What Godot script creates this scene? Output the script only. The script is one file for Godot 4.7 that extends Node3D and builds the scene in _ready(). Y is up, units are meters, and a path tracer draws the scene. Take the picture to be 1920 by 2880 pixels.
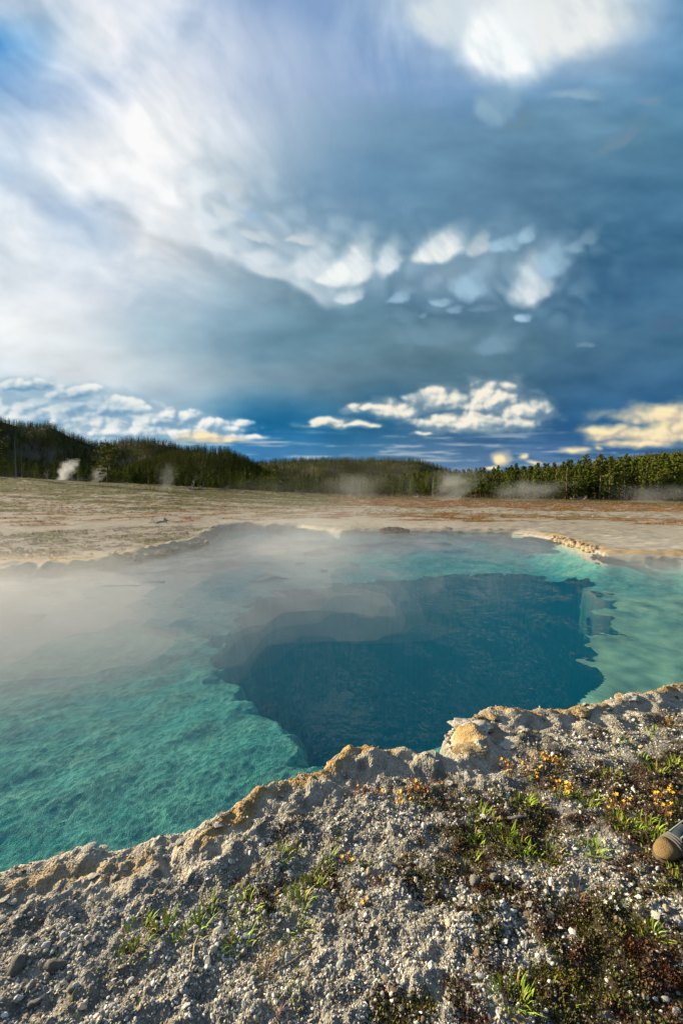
extends Node3D
# A hot spring under a storm sky at low sun: deep turquoise pool with steam, sinter bank in front, meadow, dead wood, pine forest and hills behind.
# Metres, y up, water level at y = 0, north (the way the photograph looks) is -Z.

const EYE := Vector3(0, 1.75, 0)
const SUN_AZIMUTH := -68.0        # degrees from north, negative is west
const SUN_HEIGHT := 16.0
const EXPOSURE := 3.0

func _ready() -> void:
	var clock := Time.get_ticks_msec()
	set_camera_and_light()
	print("sky ", Time.get_ticks_msec() - clock)
	rng.seed = 7
	make_materials()
	make_bank_materials()
	var ground := make_ground()
	print("ground ", Time.get_ticks_msec() - clock)
	make_overhang()
	make_water()
	make_dead_wood()
	make_hills()
	make_forest()
	print("forest ", Time.get_ticks_msec() - clock)
	make_ledges(ground)
	make_stones()
	make_shoe()
	make_flowers()
	make_moss()
	make_grass(ground)
	make_twigs()
	make_meadow()
	make_gravel(ground)
	print("bank ", Time.get_ticks_msec() - clock)
	make_steam()
	print("steam ", Time.get_ticks_msec() - clock)

func set_camera_and_light() -> void:
	var camera := Camera3D.new()
	camera.name = "camera"
	camera.fov = 96.7
	camera.near = 0.05
	camera.far = 9000.0
	camera.position = EYE
	camera.rotation_degrees = Vector3(-2.46, 0, 0)
	add_child(camera)
	camera.current = true
	var sun := DirectionalLight3D.new()
	sun.name = "sun"
	sun.light_energy = 1.6
	sun.light_color = Color(1.0, 0.922, 0.775)
	sun.light_angular_distance = 0.6
	sun.shadow_enabled = true
	sun.rotation_degrees = Vector3(-SUN_HEIGHT, -SUN_AZIMUTH + 180.0, 0)
	add_child(sun)
	var e := Environment.new()
	e.background_mode = Environment.BG_SKY
	e.tonemap_mode = Environment.TONE_MAPPER_LINEAR
	e.tonemap_exposure = EXPOSURE
	e.sdfgi_enabled = true
	e.ssao_enabled = true
	e.ssil_enabled = true
	e.volumetric_fog_enabled = true
	e.volumetric_fog_density = 0.0
	e.background_energy_multiplier = 1.0 / EXPOSURE
	var sky := Sky.new()
	var sm := PanoramaSkyMaterial.new()
	sm.panorama = paint_sky()
	sky.sky_material = sm
	e.sky = sky
	var w := WorldEnvironment.new()
	w.name = "world_environment"
	w.environment = e
	add_child(w)

# ---------------------------------------------------------------- sky
# The northern sky is computed on a chart (u = x / -z, v = y / -z of the direction), then laid into the panorama; the rest of the dome goes on from its edges.
const CW := 920
const CH := 610
const U0 := -0.92
const U1 := 0.92
const V0 := 0.0
const V1 := 1.22
var chart := PackedVector3Array()
var n_streak := FastNoiseLite.new()
var n_warp := FastNoiseLite.new()
var n_fine := FastNoiseLite.new()
var n_billow := FastNoiseLite.new()
const SKY_V := [1.031, 0.946, 0.859, 0.772, 0.684, 0.596, 0.507, 0.417, 0.326, 0.235, 0.143, 0.058]
const SKY_U := [-0.75, -0.56, -0.375, -0.187, 0.0, 0.187, 0.375, 0.56, 0.75]
# colour of air and high cloud sheets, sRGB, rows from high to low, columns from west to east
const SKY_RGB := [
	[165,190,215, 205,215,228, 195,208,225, 150,175,210, 135,165,203, 190,204,220, 215,222,230, 175,196,212, 100,145,185],
	[62,134,198, 208,219,230, 190,205,224, 182,198,221, 146,174,209, 160,186,213, 190,205,218, 155,180,205, 90,140,180],
	[120,165,210, 172,194,221, 212,220,231, 182,198,221, 151,176,210, 124,159,197, 123,160,194, 112,153,185, 89,138,175],
	[168,193,219, 203,214,227, 232,236,239, 184,200,218, 133,165,192, 110,149,178, 98,139,167, 97,139,166, 82,130,160],
	[172,196,221, 222,229,235, 235,238,241, 164,186,204, 111,149,180, 102,143,172, 93,133,161, 83,126,156, 76,122,152],
	[208,219,229, 176,197,220, 230,234,238, 138,168,190, 105,143,172, 99,140,169, 89,128,156, 71,115,146, 68,114,148],
	[222,230,236, 198,212,226, 196,208,219, 144,172,192, 115,151,174, 99,138,163, 92,131,156, 65,108,140, 66,110,142],
	[224,231,237, 213,222,231, 177,197,212, 136,168,186, 107,145,166, 85,124,150, 79,118,146, 69,112,144, 72,116,150],
	[234,239,241, 218,226,231, 164,190,204, 114,150,170, 99,137,156, 99,133,148, 90,127,147, 76,116,144, 68,112,142],
	[208,222,230, 215,225,230, 182,200,210, 122,154,172, 99,133,152, 80,117,138, 68,106,131, 61,105,140, 60,106,142],
	[180,206,219, 178,202,216, 130,168,194, 42,116,162, 45,110,150, 58,104,140, 50,92,132, 44,96,141, 50,100,144],
	[150,185,208, 140,180,208, 108,164,202, 72,132,182, 80,130,172, 90,127,163, 94,130,166, 66,106,150, 82,118,152]]
# lobes hanging from the anvil: u, v, half width, half height, turn in degrees (down to the east is positive), brightness, softness
const LOBES := [
	[0.028, 0.487, 0.056, 0.044, -20, 240, 0.5],
	[0.101, 0.496, 0.041, 0.03, -35, 226, 0.5],
	[0.018, 0.422, 0.037, 0.017, -5, 226, 0.5],
	[0.205, 0.523, 0.069, 0.031, -10, 236, 0.5],
	[0.292, 0.53, 0.031, 0.023, -20, 204, 0.6],
	[0.336, 0.528, 0.028, 0.017, 10, 190, 0.6],
	[0.363, 0.537, 0.03, 0.02, 15, 182, 0.6],
	[0.394, 0.549, 0.023, 0.017, 0, 188, 0.6],
	[0.276, 0.446, 0.045, 0.036, 0, 190, 0.55],
	[0.405, 0.447, 0.062, 0.048, -25, 225, 0.6],
	[0.449, 0.496, 0.047, 0.039, -15, 190, 0.8],
	[0.497, 0.525, 0.028, 0.012, 0, 165, 0.8],
	[0.527, 0.544, 0.031, 0.016, -15, 145, 0.9],
	[0.39, 0.376, 0.022, 0.009, 5, 196, 0.5],
	[0.211, 0.409, 0.025, 0.008, 10, 190, 0.5],
	[0.242, 0.394, 0.02, 0.009, 5, 165, 0.6],
	[0.122, 0.418, 0.03, 0.012, -10, 185, 0.6],
	[0.305, 0.397, 0.037, 0.008, 5, 140, 0.7],
	[0.528, 0.319, 0.025, 0.007, 0, 130, 0.7],
	[0.174, 0.381, 0.012, 0.006, 0, 150, 0.7],
	[-0.179, 0.505, 0.037, 0.014, 15, 226, 0.5],
	[-0.022, 0.466, 0.044, 0.027, 5, 242, 0.45],
	[-0.069, 0.492, 0.059, 0.033, -10, 224, 0.6],
	[-0.088, 0.542, 0.043, 0.012, 5, 208, 0.6],
	[-0.153, 0.473, 0.048, 0.012, 15, 216, 0.6],
	[-0.181, 0.549, 0.041, 0.012, 18, 212, 0.5],
	[-0.245, 0.598, 0.045, 0.014, 28, 216, 0.6],
	[-0.236, 0.65, 0.045, 0.016, 28, 206, 0.7],
	[-0.263, 0.731, 0.059, 0.016, 28, 212, 0.7],
	[-0.265, 0.528, 0.041, 0.016, 22, 226, 0.6],
	[-0.283, 0.583, 0.041, 0.016, 26, 228, 0.6],
	[-0.303, 0.67, 0.055, 0.019, 28, 228, 0.8],
	[-0.198, 0.596, 0.039, 0.011, 22, 190, 0.8],
	[0.352, 0.972, 0.13, 0.125, 12, 248, 0.85],
	[0.47, 1.0, 0.22, 0.1, -8, 232, 1.3],
	[0.209, 1.003, 0.086, 0.07, 30, 222, 1.0],
	[0.326, 0.818, 0.053, 0.047, 20, 172, 0.5],
	[0.354, 0.801, 0.07, 0.039, 0, 128, 0.9],
	[0.496, 0.84, 0.074, 0.012, 4, 172, 0.8],
	[0.648, 0.829, 0.037, 0.009, 4, 146, 0.9],
	[0.589, 0.75, 0.086, 0.019, -32, 138, 1.1],
	[0.192, 0.342, 0.101, 0.028, 0, 132, 1.0],
	[0.331, 0.319, 0.062, 0.023, 0, 150, 0.9],
	[0.643, 0.447, 0.07, 0.031, -15, 84, 1.0],
	[0.706, 0.372, 0.047, 0.02, -20, 96, 1.0],
]
const EDGE := [[-0.60, 0.74], [-0.514, 0.641], [-0.423, 0.569], [-0.284, 0.514], [-0.135, 0.45], [-0.022, 0.409], [0.053, 0.397]]   # lower edge of the bright band
# heaps of cumulus low in the sky: u, v, half width, half height
const HEAPS_WEST := [[-0.82, 0.225, 0.1, 0.02], [-0.695, 0.231, 0.086, 0.017], [-0.587, 0.216, 0.086, 0.02], [-0.488, 0.182, 0.101, 0.031], [-0.38, 0.159, 0.109, 0.028], [-0.279, 0.143, 0.086, 0.019], [-0.8, 0.16, 0.15, 0.05], [-0.627, 0.159, 0.156, 0.047], [-0.419, 0.128, 0.187, 0.02], [-0.241, 0.119, 0.086, 0.009]]
const HEAPS_MIDDLE := [[0.039, 0.183, 0.035, 0.014], [0.116, 0.178, 0.07, 0.025], [0.224, 0.197, 0.086, 0.031], [0.325, 0.201, 0.086, 0.043], [0.379, 0.174, 0.07, 0.039], [0.294, 0.151, 0.141, 0.028], [0.402, 0.182, 0.055, 0.023], [-0.031, 0.155, 0.047, 0.011], [0.178, 0.128, 0.023, 0.005], [0.0, 0.147, 0.086, 0.008]]
const HEAPS_EAST := [[0.74, 0.165, 0.16, 0.03], [0.675, 0.126, 0.133, 0.027], [0.752, 0.139, 0.125, 0.033], [0.88, 0.14, 0.13, 0.04], [0.637, 0.105, 0.086, 0.011], [0.574, 0.132, 0.055, 0.011], [0.346, 0.074, 0.022, 0.016], [0.393, 0.075, 0.01, 0.007], [0.505, 0.091, 0.028, 0.01], [0.559, 0.094, 0.011, 0.006], [0.327, 0.054, 0.02, 0.006], [0.42, 0.066, 0.023, 0.005], [-0.31, 0.123, 0.055, 0.008], [-0.279, 0.114, 0.07, 0.006]]

func noise(n: FastNoiseLite, s: int, kind: int, octaves: int, gain := 0.5) -> void:
	n.seed = s
	n.noise_type = kind
	n.frequency = 1.0
	n.fractal_type = FastNoiseLite.FRACTAL_FBM
	n.fractal_octaves = octaves
	n.fractal_gain = gain

func hermite(a: float, b: float, c: float, d: float, t: float) -> float:
	var m := (c - a) * 0.5
	var n := (d - b) * 0.5
	var t2 := t * t
	var t3 := t2 * t
	return b * (2 * t3 - 3 * t2 + 1) + m * (t3 - 2 * t2 + t) + c * (3 * t2 - 2 * t3) + n * (t3 - t2)

var sky_grid := PackedVector3Array()

func air(u: float, v: float) -> Vector3:
	# smooth colour of the sky from the table, cubic between its entries
	var gx := clampf((u + 0.75) / 0.1875, 0.0, 7.999)
	var gy := 0.0
	if v < SKY_V[0]:
		gy = 10.999
		for k in 11:
			if v > SKY_V[k + 1]:
				gy = k + (SKY_V[k] - v) / (SKY_V[k] - SKY_V[k + 1])
				break
	var ix := int(gx)
	var iy := int(gy)
	var fx := gx - ix
	var fy := gy - iy
	var r := []
	for k in 4:
		var y := clampi(iy + k - 1, 0, 11) * 9
		var a := sky_grid[y + maxi(ix - 1, 0)]
		var b := sky_grid[y + ix]
		var c := sky_grid[y + ix + 1]
		var d := sky_grid[y + mini(ix + 2, 8)]
		r.append(Vector3(hermite(a.x, b.x, c.x, d.x, fx), hermite(a.y, b.y, c.y, d.y, fx), hermite(a.z, b.z, c.z, d.z, fx)))
	return Vector3(hermite(r[0].x, r[1].x, r[2].x, r[3].x, fy), hermite(r[0].y, r[1].y, r[2].y, r[3].y, fy), hermite(r[0].z, r[1].z, r[2].z, r[3].z, fy))

var coarse := PackedVector3Array()
const KW := 140
const KH := 100

func air_fast(u: float, v: float) -> Vector3:
	var x := clampf((u + 0.95) / 1.9 * (KW - 1), 0.0, KW - 1.001)
	var y := clampf(v / 1.25 * (KH - 1), 0.0, KH - 1.001)
	var k := int(y) * KW + int(x)
	var f := x - int(x)
	return coarse[k].lerp(coarse[k + 1], f).lerp(coarse[k + KW].lerp(coarse[k + KW + 1], f), y - int(y))

var heap_high := 0.0

func heaps(u: float, v: float, list: Array) -> float:
	var m := -1.0
	for h in list:
		var a: float = (u - h[0]) / h[2]
		var b: float = (v - h[1]) / h[3]
		if b < 0.0:
			b *= 1.35
		var d := 1.0 - sqrt(a * a + b * b)
		if d > m:
			m = d
			heap_high = b
	return m

func billow(u: float, v: float) -> float:
	# round heads with creases between them, 0 in the creases
	return 1.35 * absf(n_billow.get_noise_2d(u * 9.0, v * 14.0)) + 0.5 * absf(n_billow.get_noise_2d(u * 21.0 + 40.0, v * 29.0)) + 0.16 * absf(n_billow.get_noise_2d(u * 55.0 + 80.0, v * 70.0))

func cumulus(c: Vector3, u: float, v: float, list: Array, lit: Vector3, dim: Vector3, ragged: float, soft := 0.2) -> Vector3:
	var wu := u + 0.02 * n_warp.get_noise_2d(u * 9.0, v * 14.0)
	var wv := v + 0.008 * n_warp.get_noise_2d(u * 11.0 + 60.0, v * 16.0)
	var m := heaps(wu, wv, list)
	if m < -0.5:
		return c
	var high := heap_high
	# thin scud round the heap
	c = c.lerp(dim.lerp(lit, 0.25), 0.6 * smoothstep(-0.45, 0.35, m + 0.6 * n_fine.get_noise_2d(u * 10.0, v * 22.0)))
	var d := m + ragged * (billow(u, v) - 0.45) * smoothstep(-0.45, 0.25, m)
	var alpha := smoothstep(0.0, soft, d)
	if alpha <= 0.0:
		return c
	var g := 0.5 * (m - heaps(wu - 0.012, wv + 0.009, list)) + 0.8 * (billow(u, v) - billow(u - 0.008, v + 0.006)) + 0.3 * (billow(u, v) - billow(u - 0.003, v + 0.003))
	var light := 0.55 + 0.85 * g + 0.45 * n_warp.get_noise_2d(u * 7.0 + 3.0, v * 12.0) + 0.28 * clampf(high + 0.25, -0.8, 0.6)
	return c.lerp(dim.lerp(lit, smoothstep(0.05, 1.0, light)), alpha)

func chart_row(j: int) -> void:
	var v := lerpf(V0, V1, (j + 0.5) / CH)
	for i in CW:
		var u := lerpf(U0, U1, (i + 0.5) / CW)
		# the whole sheet drifts out of the south-east: soft warping
		var w1 := n_warp.get_noise_2d(u * 3.0, v * 3.0)
		var w2 := n_warp.get_noise_2d(u * 3.0 + 31.0, v * 3.0 + 7.0)
		var c := air_fast(u + 0.035 * w1, v + 0.03 * w2)
		# fibres of ice cloud, drawn out from a point low in the north-east
		var du := u - 0.16
		var dv := (v - 0.30) * 0.9
		var r := sqrt(du * du + dv * dv) + 0.02
		var a := atan2(dv, du)
		var high := smoothstep(0.25, 0.6, v) * smoothstep(0.38, -0.25, u - 0.25 * (v - 0.6))
		var s := n_streak.get_noise_2d(a * 6.0 + 0.35 * w1, log(r) * 2.2 + 0.3 * w2 + 3.0) * 0.52 + n_streak.get_noise_2d(a * 17.0 + 0.8 * w2, log(r) * 4.0 + 0.5 * w1) * 0.13 + n_fine.get_noise_2d(u * 6.0 + 0.5 * w1, v * 5.0) * 0.25
		var west := smoothstep(0.0, -0.45, u)
		var amount := (7.0 + 52.0 * west) * high + 34.0 * exp(-pow((u - 0.13) / 0.13, 2.0)) * smoothstep(0.78, 0.96, v)
		c += Vector3(1.25, 1.0, 0.75) * (s + 0.2 * west) * amount
		# slow mottling of the storm cloud and its base
		var dark := 1.0 - high
		c += Vector3(1.0, 1.05, 1.0) * (n_warp.get_noise_2d(u * 4.5 + 9.0, v * 11.0) * 13.0 + n_fine.get_noise_2d(u * 9.0, v * 20.0 + 5.0) * 5.0) * dark
		# bright band of the anvil with its sharp lower edge
		var best := 9.0
		var side := 0.0
		var along := 0.0
		var pu := u + 0.02 * n_warp.get_noise_2d(u * 8.0, v * 8.0)
		var pv := v + 0.016 * n_warp.get_noise_2d(u * 8.0 + 5.0, v * 8.0)
		for k in (EDGE.size() - 1 if v > 0.3 and v < 0.92 and u < 0.16 else 0):
			var ax: float = EDGE[k][0]
			var ay: float = EDGE[k][1]
			var bx: float = EDGE[k + 1][0] - ax
			var by: float = EDGE[k + 1][1] - ay
			var t := clampf(((pu - ax) * bx + (pv - ay) * by) / (bx * bx + by * by), 0.0, 1.0)
			var qx := pu - ax - bx * t
			var qy := pv - ay - by * t
			var dd := qx * qx + qy * qy
			if dd < best:
				best = dd
				side = bx * qy - by * qx
				along = (k + t) / (EDGE.size() - 1.0)
		best = sqrt(best) * signf(side)
		var ends := smoothstep(0.0, 0.25, along) * smoothstep(1.0, 0.75, along)
		var band := smoothstep(-0.012, 0.012, best) * exp(-maxf(best, 0.0) / 0.09) * ends
		c = c.lerp(Vector3(236, 240, 243), 0.8 * band * (0.8 + 0.4 * s))
		c *= 1.0 - 0.06 * smoothstep(-0.07, -0.012, best) * smoothstep(0.012, -0.012, best) * ends
		# pouches all along the underside of the deck
		var lane := v - 0.50 - 0.12 * smoothstep(0.0, -0.5, u) + 0.05 * sin(u * 5.0)
		var under := exp(-pow(lane / 0.11, 2.0)) * smoothstep(-0.55, -0.2, u) * smoothstep(0.72, 0.45, u)
		if under > 0.03:
			c = c.lerp(Vector3(176, 194, 208), 0.42 * exp(-pow((lane - 0.02) / 0.07, 2.0)) * smoothstep(-0.5, -0.2, u) * smoothstep(0.6, 0.3, u) * (0.8 + 0.7 * w2))
			var qu := u * 8.0 + 0.4 * w1
			var qv := v * 10.0 + u * 4.0 + 0.4 * w2
			var pouch := absf(n_billow.get_noise_2d(qu, qv))
			var below := absf(n_billow.get_noise_2d(qu - 0.25, qv - 0.5))
			c += Vector3(1.15, 1.0, 0.85) * clampf((pouch - below) * 20.0 + (pouch - 0.2) * 26.0, -6.0, 20.0) * under
		chart[j * CW + i] = c

func chart_row_low(j: int) -> void:
	# everything that floats in front of the high sheets
	var v := lerpf(V0, V1, (j + 0.5) / CH)
	for i in CW:
		var u := lerpf(U0, U1, (i + 0.5) / CW)
		var c := chart[j * CW + i]
		if v < 0.3:
			# thin layers above the horizon
			var s := n_fine.get_noise_2d(u * 3.2, v * 60.0) + 0.5 * n_fine.get_noise_2d(u * 9.0 + 17.0, v * 150.0)
			var low := smoothstep(0.15, 0.11, v) * smoothstep(0.02, 0.06, v)
			c = c.lerp(Vector3(196, 202, 208), 0.75 * smoothstep(0.05, 0.6, s) * low)
			c = c.lerp(Vector3(52, 92, 136), 0.7 * smoothstep(-0.08, -0.6, s) * low * smoothstep(-0.1, 0.4, u))
			c = cumulus(c, u, v, HEAPS_WEST, Vector3(247, 246, 240), Vector3(124, 163, 191), 0.9, 0.36)
			var flat := smoothstep(0.055, 0.0, absf(v - 0.205 - 0.02 * n_warp.get_noise_2d(u * 6.0, 3.0) + 0.12 * (u + 0.7))) * smoothstep(-0.36, -0.52, u)
			c = c.lerp(Vector3(104, 152, 186), 0.62 * flat * (0.55 + 0.45 * n_fine.get_noise_2d(u * 12.0, v * 45.0)))
			c = cumulus(c, u, v, HEAPS_MIDDLE, Vector3(248, 241, 223), Vector3(112, 142, 164), 0.8, 0.55)
			c = cumulus(c, u, v, HEAPS_EAST, Vector3(255, 235, 188), Vector3(206, 192, 170), 0.5, 0.7)
		var grain := n_fine.get_noise_2d(u * 160.0, v * 160.0) * 2.2
		chart[j * CW + i] = (c + Vector3(grain, grain, grain)).clamp(Vector3(4, 10, 20), Vector3(250, 250, 251))

func add_lobe(l: Array) -> void:
	var u: float = l[0]
	var v: float = l[1]
	var size: float = maxf(l[2], l[3]) * 2.4
	var turn := deg_to_rad(l[4])
	var cs := cos(turn)
	var sn := sin(turn)
	var bright: float = l[5]
	var soft: float = l[6]
	var tone := (Vector3(bright + 2.0, bright + 6.0, bright + 5.0) if bright > 231 else Vector3(bright - 9.0, bright + 2.0, bright + 8.0)) if bright > 200 else Vector3(bright - 32.0, bright + 2.0, bright + 24.0)
	if bright < 135:
		tone = Vector3(bright - 20.0, bright + 14.0, bright + 34.0)
	for j in range(maxi(0, int((v - size - V0) / (V1 - V0) * CH)), mini(CH, int((v + size - V0) / (V1 - V0) * CH) + 2)):
		var y := lerpf(V0, V1, (j + 0.5) / CH) - v
		for i in range(maxi(0, int((u - size - U0) / (U1 - U0) * CW)), mini(CW, int((u + size - U0) / (U1 - U0) * CW) + 2)):
			var x := lerpf(U0, U1, (i + 0.5) / CW) - u
			var wx := x + minf(size, 0.09) * 0.09 * n_warp.get_noise_2d((x + u) * 16.0, (y + v) * 16.0) + 0.003 * n_fine.get_noise_2d((x + u) * 60.0, (y + v) * 60.0)
			var wy := y + minf(size, 0.09) * 0.09 * n_warp.get_noise_2d((x + u) * 16.0 + 50.0, (y + v) * 16.0)
			var a: float = (wx * cs - wy * sn) / (l[2] * 1.12)
			var b: float = (-wx * sn - wy * cs) / (l[3] * 1.12)      # b grows downwards
			if b < 0.0 and bright < 243 and bright > 135:      # the upper side trails off to the north-east
				a += b * 0.45
				b *= 0.55
			var r := sqrt(a * a + b * b)
			if r > 1.2:
				continue
			# a rounded pouch: brightest on its lower western swell, fading up into the deck
			var lit := exp(-1.1 * (pow(b - 0.32, 2.0) + 0.8 * pow(a + 0.2, 2.0)))
			var down := smoothstep(-0.8, 0.6, b)
			var rim := smoothstep(1.0, 1.0 - lerpf(0.95, 0.42, down) * (0.6 + 0.5 * soft), r)
			var alpha := rim * (0.2 + 0.85 * lit) * (0.95 + 0.4 * n_fine.get_noise_2d((x + u) * 18.0 + (y + v) * 12.0, (y + v) * 10.0))
			var c := chart[j * CW + i]
			chart[j * CW + i] = c.lerp(Vector3(maxf(tone.x, c.x - 6.0), maxf(tone.y, c.y - 4.0), maxf(tone.z, c.z - 3.0)), clampf(alpha, 0.0, 1.0))

func chart_at(u: float, v: float) -> Vector3:
	var x := clampf((u - U0) / (U1 - U0) * CW - 0.5, 0.0, CW - 1.001)
	var y := clampf((v - V0) / (V1 - V0) * CH - 0.5, 0.0, CH - 1.001)
	var i := int(x)
	var j := int(y)
	var k := j * CW + i
	return chart[k].lerp(chart[k + 1], x - i).lerp(chart[k + CW].lerp(chart[k + CW + 1], x - i), y - j)

func dome(azimuth: float, height: float) -> Vector3:
	# the sky all round: goes on from the edges of the chart, with soft cloud of the same kind
	var side := signf(azimuth)
	var az := absf(azimuth)
	var v := tan(minf(height, 1.35)) * 1.25
	var edge := air(0.72 * side, maxf(v, 0.06))
	if az < 0.628:
		edge = air(tan(azimuth), maxf(tan(minf(height, 1.35)) / cos(azimuth), 0.06))
	var high := sin(height)
	var west := Vector3(214, 222, 230).lerp(Vector3(186, 203, 224), high)
	var east := Vector3(50, 93, 133).lerp(Vector3(130, 160, 194), high)
	var south := Vector3(54, 97, 137).lerp(Vector3(150, 176, 206), high)
	var far := (west if side < 0 else east).lerp(south, smoothstep(1.5, 3.1, az))
	var c := edge.lerp(far, smoothstep(0.6, 1.9, az))
	c = c.lerp(Vector3(158, 182, 212), smoothstep(0.8, 1.4, height))
	var d := Vector3(sin(azimuth) * cos(height), sin(height), -cos(azimuth) * cos(height))
	var cloud := n_warp.get_noise_3dv(d * 2.4) + 0.5 * n_fine.get_noise_3dv(d * 6.0)
	return (c + Vector3(1.1, 1.0, 0.8) * cloud * 34.0 * smoothstep(0.55, 0.9, az)).clamp(Vector3(10, 20, 40), Vector3(250, 250, 251))

func paint_sky() -> ImageTexture:
	noise(n_streak, 11, FastNoiseLite.TYPE_SIMPLEX_SMOOTH, 4, 0.55)
	noise(n_warp, 12, FastNoiseLite.TYPE_SIMPLEX_SMOOTH, 3)
	noise(n_fine, 13, FastNoiseLite.TYPE_SIMPLEX_SMOOTH, 4, 0.55)
	noise(n_billow, 14, FastNoiseLite.TYPE_SIMPLEX_SMOOTH, 2, 0.45)
	for row in SKY_RGB:
		for k in 9:
			sky_grid.append(Vector3(row[3 * k], row[3 * k + 1], row[3 * k + 2]))
	for j in KH:
		for i in KW:
			coarse.append(air(-0.95 + 1.9 * i / (KW - 1.0), 1.25 * j / (KH - 1.0)))
	chart.resize(CW * CH)
	for j in CH:
		chart_row(j)
	for l in LOBES:
		add_lobe(l)
	for j in CH:
		chart_row_low(j)
	var pw := 3072
	var ph := 1536
	var small := Image.create(512, 256, false, Image.FORMAT_RGB8)
	for j in 256:
		var h := PI * (0.5 - (j + 0.5) / 256.0)
		for i in 512:
			var az := wrapf((i + 0.5) / 512.0 * TAU, -PI, PI)
			var c := dome(az, maxf(h, 0.0))
			small.set_pixel(i, j, Color8(int(c.x), int(c.y), int(c.z)))
	small.resize(pw, ph, Image.INTERPOLATE_BILINEAR)
	sky_bytes = small.get_data()
	for j in range(320, 768):
		sky_row(j)
	return ImageTexture.create_from_image(Image.create_from_data(pw, ph, false, Image.FORMAT_RGB8, sky_bytes))

var sky_bytes := PackedByteArray()

func sky_row(j: int) -> void:
	var h := PI * (0.5 - (j + 0.5) / 1536.0)
	for k in range(-365, 365):
		var az := (k + 0.5) / 3072.0 * TAU
		var v := tan(h) / cos(az)
		if v > V1:
			continue
		var u := tan(az)
		var t := smoothstep(0.9, 0.78, absf(u)) * smoothstep(V1 - 0.01, V1 - 0.16, v)
		var at := (j * 3072 + posmod(k, 3072)) * 3
		var c := chart_at(u, v)
		sky_bytes[at] = int(lerpf(sky_bytes[at], c.x, t))
		sky_bytes[at + 1] = int(lerpf(sky_bytes[at + 1], c.y, t))
		sky_bytes[at + 2] = int(lerpf(sky_bytes[at + 2], c.z, t))

# ---------------------------------------------------------------- helpers
var rng := RandomNumberGenerator.new()
var taken := {}
var M := {}

func numbered(called: String) -> String:
	taken[called] = taken.get(called, -1) + 1
	return called if taken[called] == 0 else "%s_%03d" % [called, taken[called]]

func tag(o: Node, label := "", category := "", group := "", kind := "") -> Node:
	if label: o.set_meta("label", label)
	if category: o.set_meta("category", category)
	if group: o.set_meta("group", group)
	if kind: o.set_meta("kind", kind)
	return o

func thing(called: String, at: Vector3, label: String, category: String, group := "") -> Node3D:
	var o := Node3D.new()
	o.name = numbered(called)
	o.position = at
	add_child(o)
	tag(o, label, category, group)
	return o

func part(called: String, m: Mesh, material: Material, parent: Node) -> MeshInstance3D:
	var o := MeshInstance3D.new()
	o.name = called
	o.mesh = m
	o.material_override = material
	parent.add_child(o, true)
	return o

func single(called: String, m: Mesh, material: Material, label: String, category: String, group := "", kind := "") -> MeshInstance3D:
	var o := MeshInstance3D.new()
	o.name = numbered(called)
	o.mesh = m
	o.material_override = material
	add_child(o)
	tag(o, label, category, group, kind)
	return o

func scatter(called: String, m: Mesh, material: Material, where: Array, colours: Array, parent: Node, label: String, category := "") -> void:
	var mm := MultiMesh.new()
	mm.transform_format = MultiMesh.TRANSFORM_3D
	mm.use_colors = colours.size() > 0
	mm.mesh = m
	mm.instance_count = where.size()
	for i in where.size():
		mm.set_instance_transform(i, where[i])
		if colours:
			mm.set_instance_color(i, colours[i])
	var o := MultiMeshInstance3D.new()
	o.name = numbered(called) if parent == self else called
	o.multimesh = mm
	o.material_override = material
	parent.add_child(o, true)
	tag(o, label, category, "", "stuff")

func shape(v: PackedVector3Array, f: PackedInt32Array, n = null, c = null, uv = null) -> ArrayMesh:
	var a := []
	a.resize(Mesh.ARRAY_MAX)
	a[Mesh.ARRAY_VERTEX] = v
	a[Mesh.ARRAY_INDEX] = f
	if n != null: a[Mesh.ARRAY_NORMAL] = n
	if c != null: a[Mesh.ARRAY_COLOR] = c
	if uv != null: a[Mesh.ARRAY_TEX_UV] = uv
	var m := ArrayMesh.new()
	m.add_surface_from_arrays(Mesh.PRIMITIVE_TRIANGLES, a)
	return m

func soft_normals(v: PackedVector3Array, f: PackedInt32Array) -> PackedVector3Array:
	var n := PackedVector3Array()
	n.resize(v.size())
	for k in range(0, f.size(), 3):
		var a := f[k]
		var b := f[k + 1]
		var c := f[k + 2]
		var x := (v[c] - v[a]).cross(v[b] - v[a])
		n[a] += x
		n[b] += x
		n[c] += x
	for k in n.size():
		n[k] = n[k].normalized()
	return n

func tube(v: PackedVector3Array, f: PackedInt32Array, path: Array, radii: Array, sides := 5) -> void:
	# a tapered tube along a path, closed at its far end by its taper
	for k in path.size():
		var d: Vector3 = (path[mini(k + 1, path.size() - 1)] - path[maxi(k - 1, 0)]).normalized()
		var x := d.cross(Vector3(0.31, 0.2, 0.93)).normalized()
		var y := d.cross(x)
		var at := v.size()
		for s in sides:
			var a := TAU * s / sides
			v.append(path[k] + (x * cos(a) + y * sin(a)) * radii[k])
			if k > 0:
				var t := (s + 1) % sides
				f.append_array([at - sides + s, at - sides + t, at + s, at + s, at - sides + t, at + t])

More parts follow.
